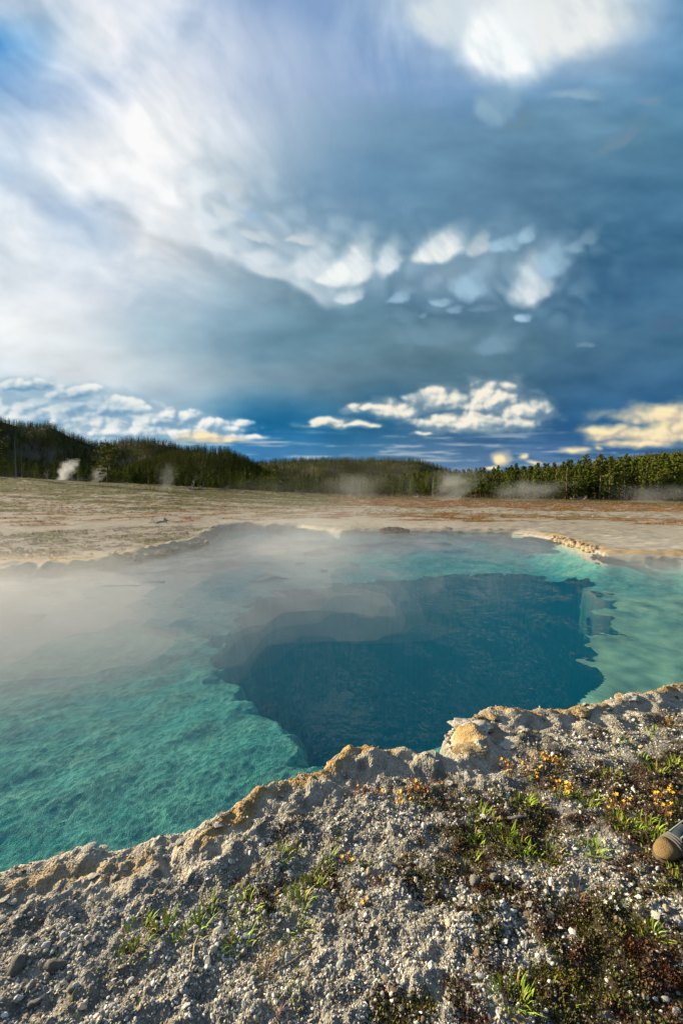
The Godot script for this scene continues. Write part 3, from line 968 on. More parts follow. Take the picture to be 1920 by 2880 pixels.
# ---------------------------------------------------------------- the near bank
func on_ground(x: float, z: float, sink := 0.0) -> Vector3:
	return Vector3(x, height(x, z) - sink, z)

func turned(scale: Vector3, at: Vector3, tilt := 0.6) -> Transform3D:
	var b := Basis.from_euler(Vector3(rng.randf_range(-tilt, tilt), rng.randf() * TAU, rng.randf_range(-tilt, tilt)))
	return Transform3D(b * Basis.from_scale(scale), at)

func stone_tone() -> Color:
	var t := rng.randf()
	var g := rng.randf_range(0.17, 0.53)
	if t < 0.55: return Color(g * 1.05, g, g * 0.88)
	if t < 0.8: return Color(g * 0.82, g * 0.84, g * 0.82)
	if t < 0.95: return Color(g * 1.15, g * 0.93, g * 0.66)
	return Color(0.62, 0.6, 0.55)

func make_gravel(ground: Node) -> void:
	var kinds := []
	for k in 4:
		kinds.append(rock(1, 14, Vector3(1.1, rng.randf_range(0.5, 0.8), rng.randf_range(0.6, 0.9)), 0.35, 40 + k))
	for k in 2:
		kinds.append(rock(1, 10, Vector3(1.3, 0.32, 0.75), 0.3, 50 + k))   # flat chips
	var where := [[], [], [], [], [], []]
	var tone := [[], [], [], [], [], []]
	var big := []
	for k in 260000:
		# evenly over the directions of the ground in reach
		var az := deg_to_rad(rng.randf_range(-47.0, 47.0))
		var r := 0.85 * pow(5.6 / 0.85, rng.randf())
		var x := sin(az) * r
		var z := -cos(az) * r
		var s := shore(x, z)
		if s < 0.06:
			continue
		var soil := soil_share(x, z)
		var clump := n_patch.get_noise_2d(x * 2.2 + 30.0, z * 2.2)
		if rng.randf() < smoothstep(0.5, 0.95, soil) * 0.45 or s < 0.32 and rng.randf() < 0.85 or rng.randf() < smoothstep(0.1, -0.35, clump) * 0.7:
			continue
		var size := 0.0026 * exp(rng.randfn() * 0.52) * (1.0 + 0.9 * maxf(clump, 0.0)) * (0.7 + 0.18 * r)
		if rng.randf() < 0.008 + 0.03 * maxf(clump, 0.0):
			size *= 2.1
		size = minf(size, 0.022)
		var kind := rng.randi() % 6
		var at := Vector3(x, land(x, z, s) + size * 0.3, z)
		var t := turned(Vector3.ONE * size, at)
		var c := stone_tone()
		if soil > 0.6 and rng.randf() < 0.4:
			c = Color(0.1, 0.075, 0.05) * rng.randf_range(0.6, 1.6)
		if size > 0.0095 and big.size() < 290:
			big.append([kinds[kind], t, c])
		else:
			where[kind].append(t)
			tone[kind].append(c)
	for k in 6:
		scatter("gravel", kinds[k], M.pebble, where[k], tone[k], ground, "")
	var paints := []
	for k in 10:
		var c := stone_tone()
		paints.append(grained(paint(c, 0.93, 0.25), M.grit, M.bump, 0.2, 14.0, false))
	for b in big:
		var o := part("pebble", b[0], paints[rng.randi() % 10], ground)
		o.transform = b[1]

func make_stones() -> void:
	var kinds := []
	for k in 5:
		kinds.append(rock(2, 8, Vector3(1.0, rng.randf_range(0.55, 0.8), rng.randf_range(0.65, 0.95)), 0.3, 60 + k))
	var paints := []
	for k in 5:
		paints.append(grained(paint(Color(0.44, 0.42, 0.37) * rng.randf_range(0.75, 1.15), 0.95, 0.2), M.grit, M.bump, 0.6, 10.0, false))
	for k in STONE.size():
		var p: Array = STONE[k]
		var size: float = p[2] * 0.55
		var label := "pale grey broken stone lying loose in the gravel bank"
		var group := "loose stones on the near bank"
		if k < 4: label = "grey stone in the cluster beside the bare gravel hollow"; group = "stones beside the bare hollow"
		elif k < 10: label = "pale stone in the broken row above the red-brown moss"; group = "stones in a row above the moss"
		elif k == 10: label = "large low tan boulder with a gravelly crust, flattest of the bank"; group = ""
		elif k == 11: label = "blocky tan boulder standing out of the grey gravel slope"; group = ""
		elif p[0] < -0.55: label = "grey stone in the loose scree below the ochre crust"; group = "stones of the grey scree"
		elif k == 21: label = "bright white angular stone lying near a grey twig"; group = ""
		elif k in [22, 23, 25]: label = "white chalky stone in the small group amid fine gravel"; group = "white chalky stones"
		var o := single("stone", kinds[k % 5], paints[k % 5], label, "stone", group)
		o.transform = turned(Vector3.ONE * size, on_ground(p[0], p[1]) + Vector3(0, size * 0.25, 0), 0.25)

func make_ledges(ground: Node) -> void:
	# crusted sinter that stands up along the lip of the pool
	var kinds := []
	for k in 5:
		kinds.append(crust_lump(70 + k))
	for list in [LEDGE]:
		for p in list:
			var size: float = p[2]
			var o := part("sinter_lump", kinds[rng.randi() % 5], M.white_crust if list == LEDGE and rng.randf() < 0.6 else M.ochre_crust, ground)
			o.transform = Transform3D(Basis(Vector3.UP, rng.randf() * TAU) * Basis.from_scale(Vector3(size * 1.8, size * 0.42, size * 1.2)), on_ground(p[0], p[1], size * 0.2))
	# broken plates of crust lying along the lip
	var flake := [rock(1, 9, Vector3(1.2, 0.2, 0.8), 0.35, 95), rock(1, 8, Vector3(1.0, 0.16, 0.9), 0.35, 96), rock(1, 9, Vector3(1.4, 0.24, 0.6), 0.35, 97)]
	var laid := 0
	while laid < 150:
		var a := rng.randi_range(0, 38)
		var p := Vector2(POOL[a][0], POOL[a][1]).lerp(Vector2(POOL[a + 1][0], POOL[a + 1][1]), rng.randf()) + Vector2(rng.randfn() * 0.12, absf(rng.randfn()) * 0.2)
		var s := shore(p.x, p.y)
		if s < 0.05 or s > 0.5: continue
		laid += 1
		var o := part("sinter_plate", flake[laid % 3], M.ochre_crust if s < 0.16 and rng.randf() < 0.5 else M.white_crust, ground)
		var size := 0.012 * exp(rng.randfn() * 0.5)
		o.transform = turned(Vector3.ONE * size, on_ground(p.x, p.y) + Vector3(0, size * 0.12, 0), 0.22)
	# white scalloped rim at the water
	var knob := rock(1, 3, Vector3(1, 0.6, 0.9), 0.35, 90)
	var count := 0
	for k in range(0, 39):
		var a := Vector2(POOL[k][0], POOL[k][1])
		var b := Vector2(POOL[k + 1][0], POOL[k + 1][1])
		var steps := int(a.distance_to(b) / 0.026) + 1
		for q in steps:
			var p := a.lerp(b, (q + rng.randf()) / steps) + Vector2(rng.randfn(), rng.randfn()) * 0.008
			var o := part("sinter_knob", knob, M.white_crust, ground)
			var size := rng.randf_range(0.012, 0.026)
			o.transform = turned(Vector3(size, size * 0.75, size), Vector3(p.x, rng.randf_range(0.02, 0.05), p.y), 0.3)
			count += 1
	# the raised tan lip on the far side
	for k in 90:
		var t := rng.randf()
		var at := Vector2(7.35, -13.3).lerp(Vector2(7.75, -16.8), t) if t < 1.0 else Vector2.ZERO
		if k >= 60:
			at = Vector2(-5.2, -11.4).lerp(Vector2(-4.5, -15.6), t)
		var size := rng.randf_range(0.05, 0.15)
		var o := part("sinter_lump", kinds[rng.randi() % 5], M.ochre_crust if k < 60 else M.grey_crust, ground)
		o.transform = Transform3D(Basis(Vector3.UP, rng.randf() * TAU) * Basis.from_scale(Vector3(size * 1.3, size * (0.8 if k < 60 else 0.55), size)), Vector3(at.x + rng.randf_range(0.0, 0.3) * (1 if k < 60 else -1), 0.05, at.y))
	for k in 7:
		var size := rng.randf_range(0.1, 0.2)
		var o := part("sinter_lump", kinds[k % 5], M.dark_crust, ground)
		o.transform = Transform3D(Basis(Vector3.UP, rng.randf() * TAU) * Basis.from_scale(Vector3(size * 1.5, size * 0.9, size)), Vector3(1.85 + 0.17 * k, 0.06, -20.05 + rng.randf() * 0.1))

func crust_lump(s: int) -> ArrayMesh:
	var n := FastNoiseLite.new()
	noise(n, s, FastNoiseLite.TYPE_SIMPLEX_SMOOTH, 4, 0.55)
	var b := ico(3)
	var v: PackedVector3Array = b[0]
	for k in v.size():
		var d := v[k]
		v[k] = d * (0.92 + 0.55 * n.get_noise_3dv(d * 1.1) + 0.12 * absf(n.get_noise_3dv(d * 5.0)))
	return shape(v, b[1], soft_normals(v, b[1]))

# ---------------------------------------------------------------- plants of the bank
func blade(v: PackedVector3Array, f: PackedInt32Array, c: PackedColorArray, foot: Vector3, lean: Vector3, tall: float, wide: float, tone: Color) -> void:
	var across := lean.cross(Vector3.UP).normalized() * wide
	var at := v.size()
	var bend := Vector3(lean.x, 0, lean.z)
	for k in 3:
		var t := k / 3.0
		var p := foot + Vector3.UP * tall * t * (1.0 - 0.25 * t) + bend * tall * t * t
		var w := across * (1.0 - 0.35 * t)
		v.append(p - w)
		v.append(p + w)
		c.append(tone * (0.8 + 0.3 * t))
		c.append(tone * (0.8 + 0.3 * t))
	v.append(foot + Vector3.UP * tall * 0.75 + bend * tall)
	c.append(tone * 1.15)
	f.append_array([at, at + 2, at + 1, at + 1, at + 2, at + 3, at + 2, at + 4, at + 3, at + 3, at + 4, at + 5, at + 4, at + 6, at + 5])

func tuft(count: int, spread: float, tall: float, wide: float, tone: Color, s: int) -> ArrayMesh:
	var r := RandomNumberGenerator.new()
	r.seed = s
	var v := PackedVector3Array()
	var f := PackedInt32Array()
	var c := PackedColorArray()
	for k in count:
		var a := r.randf() * TAU
		var out := Vector3(cos(a), 0, sin(a))
		blade(v, f, c, out * spread * sqrt(r.randf()), out.rotated(Vector3.UP, r.randfn() * 0.5) * r.randf_range(0.2, 0.9), tall * r.randf_range(0.4, 1.2), wide * r.randf_range(0.6, 1.2), (tone if r.randf() < 0.78 else Color(tone.r * 1.5, tone.g * 0.8, tone.b * 2.5)) * r.randf_range(0.6, 1.3))
	return shape(v, f, null, c)

func make_grass(ground: Node) -> void:
	var kinds := []
	for k in 4:
		kinds.append(tuft(26, 0.045, 0.055, 0.0026, Color(0.2, 0.29, 0.02), 110 + k))
	for k in GRASS.size():
		var p: Array = GRASS[k]
		var o := single("grass_tuft", kinds[k % 4], M.blade, "short bright green grass tuft growing out of the gravel", "grass", "green grass tufts on the near bank")
		o.position = on_ground(p[0], p[1], 0.003)
		o.rotation.y = rng.randf() * TAU
		var q := rng.randf_range(0.7, 1.15)
		o.scale = Vector3(q * 1.15, q, q * 1.15)
	var dry := tuft(22, 0.03, 0.06, 0.0012, Color(0.25, 0.17, 0.05), 120)
	for p in DRY:
		var o := single("dry_grass_tuft", dry, M.blade, "thin straw-brown dry grass tuft among dark moss", "grass", "dry grass tufts on the near bank")
		o.position = on_ground(p[0], p[1], 0.003)
		o.rotation.y = rng.randf() * TAU
	# single blades and seedlings too small to count
	var sprig := tuft(6, 0.012, 0.022, 0.0016, Color(0.14, 0.18, 0.018), 130)
	var where := []
	var tone := []
	for k in 9000:
		var az := deg_to_rad(rng.randf_range(-46.0, 46.0))
		var r := 0.85 * pow(5.0 / 0.85, rng.randf())
		var x := sin(az) * r
		var z := -cos(az) * r
		var s := shore(x, z)
		if s < 0.35:
			continue
		var n := n_patch.get_noise_2d(x * 1.6 + 70.0, z * 1.6) + 0.5 * n_patch.get_noise_2d(x * 6.0 + 20.0, z * 6.0)
		n += 0.35 * smoothstep(0.25, 0.0, absf(x + 0.25 - 0.5 * (z + 1.6)) - 0.1)
		if rng.randf() > smoothstep(0.05, 0.6, n):
			continue
		where.append(turned(Vector3.ONE * rng.randf_range(0.5, 1.2), Vector3(x, land(x, z, s), z), 0.15))
		var t := rng.randf()
		tone.append(Color(0.9, 1.0, 0.7) if t < 0.6 else Color(1.6, 0.9, 0.6))
	make_fuzz()
	scatter("grass_sprigs", sprig, M.blade, where, tone, self, "tiny green sprigs scattered thinly through the near gravel", "grass")

func make_fuzz() -> void:
	# felt of moss and dead litter over the dark soil
	var tip := tuft(9, 0.014, 0.009, 0.0022, Color(1, 1, 1), 131)
	var where := []
	var tone := []
	for k in 46000:
		var az := deg_to_rad(rng.randf_range(-46.0, 46.0))
		var r := 0.85 * pow(4.5 / 0.85, rng.randf())
		var x := sin(az) * r
		var z := -cos(az) * r
		var s := shore(x, z)
		if s < 0.35 or rng.randf() > smoothstep(0.5, 0.85, soil_share(x, z)):
			continue
		where.append(turned(Vector3.ONE * rng.randf_range(0.6, 1.5), Vector3(x, land(x, z, s), z), 0.3))
		var n := n_patch.get_noise_2d(x * 5.0 + 3.0, z * 5.0)
		var t := Vector3(0.085, 0.082, 0.016).lerp(Vector3(0.085, 0.04, 0.016), smoothstep(-0.1, 0.25, n)) * rng.randf_range(0.5, 1.7)
		tone.append(Color(t.x, t.y, t.z))
	scatter("moss_felt", tip, M.blade, where, tone, self, "olive and red-brown moss felt over the dark soil of the bank", "moss")

func make_moss() -> void:
	var olive := moss_cushion(Color(0.085, 0.075, 0.018), 140)
	var red := moss_cushion(Color(0.075, 0.03, 0.012), 141)
	for k in MOSS.size():
		moss_at(MOSS[k], olive, "olive-brown moss cushion spread between the pebbles", "olive moss cushions")
	for k in REDMOSS.size():
		moss_at(REDMOSS[k], red, "dark red-brown moss cushion on the gravel", "red-brown moss cushions")

func moss_at(p: Array, m: Mesh, label: String, group: String) -> void:
	var o := single("moss_cushion", m, M.moss, label, "moss", group)
	var size: float = p[2] * 0.8
	o.transform = Transform3D(Basis(Vector3.UP, rng.randf() * TAU) * Basis.from_scale(Vector3(size * 1.2, minf(size, 0.05) * 0.9, size)), on_ground(p[0], p[1], 0.006))

func moss_cushion(tone: Color, s: int) -> ArrayMesh:
	# a low uneven cushion of many short leafy tips
	var r := RandomNumberGenerator.new()
	r.seed = s
	var n := FastNoiseLite.new()
	noise(n, s, FastNoiseLite.TYPE_SIMPLEX_SMOOTH, 3)
	var v := PackedVector3Array()
	var f := PackedInt32Array()
	var c := PackedColorArray()
	for k in 1500:
		var a := r.randf() * TAU
		var d := sqrt(r.randf())
		var reach := 0.75 + 0.5 * n.get_noise_2d(cos(a) * 1.5, sin(a) * 1.5)
		if r.randf() < 0.5 * d * d: continue
		var x := cos(a) * d * reach
		var z := sin(a) * d * reach
		if n.get_noise_2d(x * 5.0, z * 5.0 + 9.0) < -0.12: continue
		var y := 0.35 * (1.0 - d * d) * (0.7 + 0.6 * n.get_noise_2d(x * 3.0, z * 3.0))
		var at := v.size()
		var q := tone * r.randf_range(0.5, 1.9)
		for e in 3:
			var b := a + TAU * e / 3.0 + r.randf()
			v.append(Vector3(x + cos(b) * 0.035, y + r.randf_range(-0.1, 0.22), z + sin(b) * 0.035))
			c.append(q)
		f.append_array([at, at + 1, at + 2])
	return shape(v, f, null, c)

func make_flowers() -> void:
	# monkeyflower-like herbs: reddish stems, small paired leaves, yellow two-lipped flowers
	var v := PackedVector3Array()
	var f := PackedInt32Array()
	tube(v, f, [Vector3.ZERO, Vector3(0.004, 0.03, 0.002), Vector3(0.003, 0.06, -0.003), Vector3(0.006, 0.085, 0.0)], [0.0014, 0.0012, 0.001, 0.0005], 4)
	var stem := shape(v, f)
	v = PackedVector3Array()
	f = PackedInt32Array()
	for k in 5:
		var a := TAU * k / 5.0 + 0.3
		var d := Vector3(cos(a), 0.35 if k < 3 else 0.05, sin(a))
		var w := Vector3(-sin(a), 0, cos(a)) * 0.0045
		var at := v.size()
		v.append_array([Vector3(0, -0.002, 0), d * 0.006 + w * 0.7, d * 0.011 + w * 0.6, d * 0.0125 - w * 0.2, d * 0.006 - w * 0.9])
		f.append_array([at, at + 1, at + 2, at, at + 2, at + 3, at, at + 3, at + 4])
	var at0 := v.size()
	for k in 4:
		var a := TAU * k / 4.0
		v.append(Vector3(cos(a) * 0.0026, -0.009, sin(a) * 0.0026))
		v.append(Vector3(cos(a) * 0.004, 0.0, sin(a) * 0.004))
	for k in 4:
		var a := at0 + 2 * k
		var b := at0 + 2 * ((k + 1) % 4)
		f.append_array([a, a + 1, b, b, a + 1, b + 1])
	var flower := shape(v, f)
	v = PackedVector3Array([Vector3.ZERO, Vector3(0.006, 0.004, 0.004), Vector3(0.014, 0.004, 0.0), Vector3(0.006, 0.004, -0.004)])
	f = PackedInt32Array([0, 1, 2, 0, 2, 3])
	var leaf := shape(v, f)
	for list in [FLOWER, RED]:
		for p in list:
			if list == FLOWER and rng.randf() < 0.2: continue
			var red: bool = list == RED
			var low: bool = p[1] > -2.2 and p[0] < 0.6
			var label := "yellow-flowered herb with reddish stems rooted in the gravel bank"
			var group := "yellow-flowered herbs on the bank"
			if red:
				label = "low rust-red leafy herb with a few yellow flowers near the lip"
				group = "rust-red herbs near the lip"
			var o := thing("flowering_herb", on_ground(p[0], p[1], 0.002), label, "flower", group)
			o.rotation.y = rng.randf() * TAU
			for k in (rng.randi_range(3, 5) if low else rng.randi_range(4, 8)):
				var foot := Vector3(rng.randfn(), 0, rng.randfn()) * (0.028 if red else 0.02)
				var q := rng.randf_range(0.35, 0.9) * (0.45 if red else 0.6 if low else 0.95)
				var s := part("stem", stem, M.red_stem, o)
				var b := Basis.from_euler(Vector3(rng.randfn() * 0.25, rng.randf() * TAU, rng.randfn() * 0.25)) * Basis.from_scale(Vector3(1, q, 1))
				s.transform = Transform3D(b, foot)
				for e in (7 if red else 4):
					var l := part("leaf", leaf, M.red_leaf if red or rng.randf() < 0.55 else M.green_leaf, o)
					var along_stem := rng.randf_range(0.05, 0.8)
					l.transform = Transform3D(Basis.from_euler(Vector3(rng.randfn() * 0.3, rng.randf() * TAU, rng.randfn() * 0.4)) * Basis.from_scale(Vector3.ONE * rng.randf_range(0.6, 1.2)), foot + b * Vector3(0.003, 0.085 * along_stem, 0))
				if not red or rng.randf() < 0.35:
					var t := part("blossom", flower, M.petal, o)
					t.transform = Transform3D(Basis.from_euler(Vector3(rng.randfn() * 0.6, rng.randf() * TAU, rng.randfn() * 0.6)) * Basis.from_scale(Vector3.ONE * rng.randf_range(0.55, 0.95)), foot + b * Vector3(0.006, 0.087, 0))
	# one clump of small white flowers
	v = PackedVector3Array()
	f = PackedInt32Array()
	for k in 5:
		var a := TAU * k / 5.0
		var at := v.size()
		for q in [[0.0, 0.0], [0.35, 0.006], [0.0, 0.0085], [-0.35, 0.006]]:
			v.append(Vector3(cos(a + q[0]) * q[1], q[1] * 0.25, sin(a + q[0]) * q[1]))
		f.append_array([at, at + 1, at + 2, at, at + 2, at + 3])
	var white := shape(v, f)
	var clump := thing("white_flower_clump", on_ground(WHITE[0][0], WHITE[0][1], 0.002), "clump of small white five-petalled flowers over yellow-green leaves", "flower")
	part("foliage", tuft(60, 0.06, 0.035, 0.0016, Color(0.17, 0.17, 0.02), 150), M.blade, clump)
	for k in 22:
		var a := rng.randf() * TAU
		var d := 0.075 * sqrt(rng.randf())
		var t := part("blossom", white, M.white_petal, clump)
		t.transform = Transform3D(Basis.from_euler(Vector3(rng.randfn() * 0.4, a, rng.randfn() * 0.4)) * Basis.from_scale(Vector3.ONE * rng.randf_range(0.7, 1.05)), Vector3(cos(a) * d * 1.2, rng.randf_range(0.03, 0.048), sin(a) * d))

func make_twigs() -> void:
	var labels := ["grey weathered twig lying by the white stone", "straw-coloured dry stalk lying straight on the grey gravel", "short tan twig at the foot of the ochre crust", "thin tan twig among the grey pebbles", "flat silvery chip of driftwood below the grass"]
	for k in TWIG.size():
		var p: Array = TWIG[k]
		var long: float = p[3]
		var v := PackedVector3Array()
		var f := PackedInt32Array()
		var thick := 0.0045 if k != 4 else 0.011
		if k == 1: thick = 0.003
		tube(v, f, [Vector3(-long * 0.5, 0, 0), Vector3(-long * 0.48, 0, 0.0), Vector3(-long * 0.15, 0.004, 0.004), Vector3(long * 0.2, 0.002, -0.003), Vector3(long * 0.49, 0.0, 0.001), Vector3(long * 0.5, 0, 0.001)], [0.0003, thick * 0.8, thick, thick * 0.9, thick * 0.6, 0.0003], 7)
		var o := single("twig" if k != 4 else "driftwood_chip", shape(v, f, soft_normals(v, f)), M.dry_stalk if k == 1 else M.dead_wood, labels[k], "twig" if k != 4 else "driftwood")
		var s := Vector3(1, 1, 1) if k != 4 else Vector3(1, 0.35, 1.1)
		o.transform = Transform3D(Basis(Vector3.UP, deg_to_rad(-p[2])) * Basis.from_scale(s), on_ground(p[0], p[1]) + Vector3(0, 0.012, 0))

func make_shoe() -> void:
	# the rounded toe of a suede shoe that stands at the edge of the bank
	var at := Vector3(1.475, 0, -1.915)
	at.y = height(at.x - 0.05, at.z) + 0.004
	var o := thing("shoe", at, "brown suede shoe with grey ribbed side and green-edged dark tongue", "shoe")
	o.rotation.y = deg_to_rad(-158.0)
	# sections from toe (x = 0.15) to heel: x, half width, height
	var cut := [[0.150, 0.006, 0.022], [0.143, 0.026, 0.040], [0.128, 0.039, 0.053], [0.105, 0.046, 0.063], [0.075, 0.049, 0.071], [0.04, 0.048, 0.079], [0.0, 0.045, 0.088], [-0.05, 0.041, 0.098], [-0.10, 0.039, 0.100], [-0.135, 0.033, 0.097], [-0.15, 0.012, 0.088]]
	part("sole", loft(cut, 0.0, 0.016, 1.06), M.sole, o)
	part("toe_cap", loft(cut.slice(0, 5), 0.016, 1.0, 1.0), M.suede, o)
	part("upper", loft(cut.slice(4), 0.016, 1.0, 1.0), M.ribbed, o)
	for k in 9:
		var x := 0.070 - 0.013 * k
		var rib := []
		for q in 3:
			rib.append([x + 0.004 - 0.004 * q, 0.0497 - 0.0004 * k + (0.0016 if q == 1 else 0.0), 0.0735 + 0.0030 * k + (0.002 if q == 1 else 0.0)])
		part("rib", loft(rib, 0.018, 1.0, 1.0), M.rib, o)
	var tongue := []
	for k in 5:
		tongue.append([0.045 - 0.028 * k, 0.024, 0.088 + 0.0065 * k])
	var t := part("tongue", loft(tongue, 0.06, 1.0, 1.0), M.tongue, o)
	for side in [-1, 1]:
		var v := PackedVector3Array()
		var f := PackedInt32Array()
		var path := []
		var radii := []
		for k in 5:
			path.append(Vector3(0.046 - 0.028 * k, 0.081 + 0.0065 * k, side * 0.023))
			radii.append(0.0038)
		tube(v, f, path, radii, 6)
		part("edging", shape(v, f, soft_normals(v, f)), M.edging, t)

func loft(cut: Array, floor_y: float, top: float, wider: float) -> ArrayMesh:
	# half-round sections along x; top is a height when small, else a share of each section's height
	var v := PackedVector3Array()
	var f := PackedInt32Array()
	var n := 13
	for c in cut:
		for k in n:
			var a := PI * k / (n - 1.0)
			var high: float = top if top < 0.5 else c[2] * top
			v.append(Vector3(c[0], floor_y + (high - floor_y) * pow(sin(a), 0.6), cos(a) * c[1] * wider * (1.0 if top >= 0.5 else 1.0)))
	for i in cut.size() - 1:
		for k in n - 1:
			var a := i * n + k
			f.append_array([a, a + 1, a + n, a + 1, a + n + 1, a + n])
		var b := i * n
		f.append_array([b, b + n, b + n - 1, b + n - 1, b + n, b + 2 * n - 1])
	for k in range(1, n - 2):
		var e := (cut.size() - 1) * n
		f.append_array([0, k + 1, k, e, e + k, e + k + 1])
	return shape(v, f, soft_normals(v, f))

func make_bank_materials() -> void:
	M.grit = grain_texture(34, 256, 0.05, 5, 0.6, 1.0)
	M.bump = grain_texture(35, 256, 0.05, 5, 0.0, 1.0)
	M.pebble = tinted(0.93, 0.25)
	var spots := grain_texture(36, 512, 0.03, 5, 0.45, 1.0)
	M.ochre_crust = grained(paint(Color(0.54, 0.41, 0.24), 0.95, 0.2), spots, M.bump, 0.7, 7.0)
	M.white_crust = grained(paint(Color(0.6, 0.55, 0.46), 0.95, 0.2), M.grit, M.bump, 0.5, 9.0)
	M.grey_crust = grained(paint(Color(0.32, 0.29, 0.22), 0.95, 0.2), spots, M.bump, 1.0, 3.0)
	M.dark_crust = grained(paint(Color(0.1, 0.06, 0.04), 0.95, 0.2), spots, M.bump, 1.0, 3.0)
	M.blade = tinted(0.6, 0.3)
	M.blade.backlight_enabled = true
	M.blade.backlight = Color(0.5, 0.5, 0.5)
	M.moss = tinted(0.95, 0.1)
	M.red_stem = paint(Color(0.2, 0.055, 0.025), 0.7)
	M.red_leaf = paint(Color(0.22, 0.05, 0.015), 0.7)
	M.green_leaf = paint(Color(0.12, 0.17, 0.02), 0.6)
	M.petal = paint(Color(0.85, 0.46, 0.01), 0.6)
	M.white_petal = paint(Color(0.8, 0.8, 0.74), 0.6)
	for k in ["red_leaf", "green_leaf", "petal", "white_petal"]:
		M[k].backlight_enabled = true
		M[k].backlight = Color(0.55, 0.55, 0.55)
	M.dead_wood = grained(paint(Color(0.3, 0.27, 0.24), 0.9, 0.2), spots, M.bump, 0.4, 4.0, false)
	M.dry_stalk = paint(Color(0.36, 0.29, 0.18), 0.8)
	M.suede = grained(paint(Color(0.32, 0.215, 0.105), 1.0, 0.1), spots, M.bump, 0.3, 14.0, false)
	M.ribbed = grained(paint(Color(0.13, 0.12, 0.12), 0.95, 0.2), spots, M.bump, 0.2, 20.0, false)
	M.rib = paint(Color(0.105, 0.097, 0.092), 0.95, 0.2)
	M.sole = paint(Color(0.07, 0.055, 0.04), 0.9, 0.3)
	M.tongue = paint(Color(0.02, 0.03, 0.045), 0.8, 0.3)
	M.edging = paint(Color(0.2, 0.26, 0.2), 0.8, 0.3)
	M.needle = tinted(0.85, 0.15)
	M.needle.backlight_enabled = true
	M.needle.backlight = Color(0.35, 0.35, 0.35)
	M.bark = grained(paint(Color(0.17, 0.11, 0.07), 0.95, 0.1), M.grit, M.bump, 0.5, 3.0, false)
	M.pale_bark = grained(paint(Color(0.42, 0.30, 0.19), 0.95, 0.1), M.grit, M.bump, 0.5, 3.0, false)

# ---------------------------------------------------------------- trees
func conifer(s: int, branches: int, slim: float, bare: float, clumps: int, tone: Color, rounded := 0.0) -> Array:
	# a tree one metre tall: [trunk, crown]; bare is the share of trunk without branches
	var r := RandomNumberGenerator.new()
	r.seed = s
	var v := PackedVector3Array()
	var f := PackedInt32Array()
	var lean := Vector3(r.randfn() * 0.012, 0, r.randfn() * 0.012)
	tube(v, f, [Vector3(0, -0.02, 0), Vector3(0, 0.02, 0) + lean, Vector3(0, 0.5, 0) + lean * 2.0, Vector3(0, 0.97, 0)], [0.022, 0.017, 0.011, 0.002], 6)
	for k in 7:
		# dead stubs
		var y := r.randf_range(0.08, bare + 0.12)
		var a := r.randf() * TAU
		tube(v, f, [Vector3(0, y, 0), Vector3(cos(a) * 0.05, y - 0.01, sin(a) * 0.05), Vector3(cos(a) * 0.09, y - 0.005, sin(a) * 0.09)], [0.004, 0.003, 0.001], 3)
	var trunk := shape(v, f)
	v = PackedVector3Array()
	f = PackedInt32Array()
	var c := PackedColorArray()
	for b in branches:
		var t := pow(r.randf(), 0.85)
		var y := lerpf(bare, 0.985, t)
		var reach := slim * (pow(1.0 - t, 0.8) + 0.04)
		if rounded > 0.0:
			reach = lerpf(reach, slim * sqrt(maxf(0.02, 1.0 - pow(1.75 * t - 0.75, 2.0))), rounded)
		reach *= r.randf_range(0.45, 1.12)
		var a := r.randf() * TAU
		var droop := r.randf_range(-0.35, 0.12) + 0.5 * t
		var dir := Vector3(cos(a), droop * 0.6, sin(a))
		var q := tone * r.randf_range(0.6, 1.35)
		for k in clumps:
			var d := reach * (0.25 + 0.75 * (k + r.randf()) / clumps)
			var p := Vector3(0, y, 0) + dir * d + Vector3(r.randfn(), r.randfn() * 0.7, r.randfn()) * 0.012
			var size := 0.03 * r.randf_range(0.6, 1.25) * (0.6 + 0.4 * (1.0 - t))
			var up := Vector3(r.randfn() * 0.5, 1.0, r.randfn() * 0.5).normalized() * size * 0.75
			var side := Vector3(r.randfn(), r.randfn() * 0.4, r.randfn()).normalized() * size
			var at := v.size()
			v.append_array([p - side - up * 0.4, p + side - up * 0.5, p + up + side * r.randf_range(-0.4, 0.4)])
			f.append_array([at, at + 1, at + 2])
			for e in 3:
				c.append(q)
	return [trunk, shape(v, f, null, c)]

func tree_thing(called: String, kind: Array, at: Vector3, tall: float, label: String, group: String, bark: Material) -> void:
	var o := thing(called, at, label, "tree", group)
	part("trunk", kind[0], bark, o)
	part("crown", kind[1], M.needle, o)
	o.transform = Transform3D(Basis(Vector3.UP, rng.randf() * TAU) * Basis.from_scale(Vector3(tall * rng.randf_range(0.9, 1.25), tall, tall * rng.randf_range(0.9, 1.25))), at)

func spot(u: float, far: float) -> Vector3:
	return Vector3(u * far, height(u * far, -far), -far)

const TOPS := [[-1.0, 7.6], [-0.75, 7.2], [-0.55, 6.8], [-0.3, 6.2], [-0.1, 6.2], [0.1, 7.0], [0.3, 9.0], [0.45, 11.0], [0.6, 13.3], [0.75, 15.0], [1.0, 15.5]]

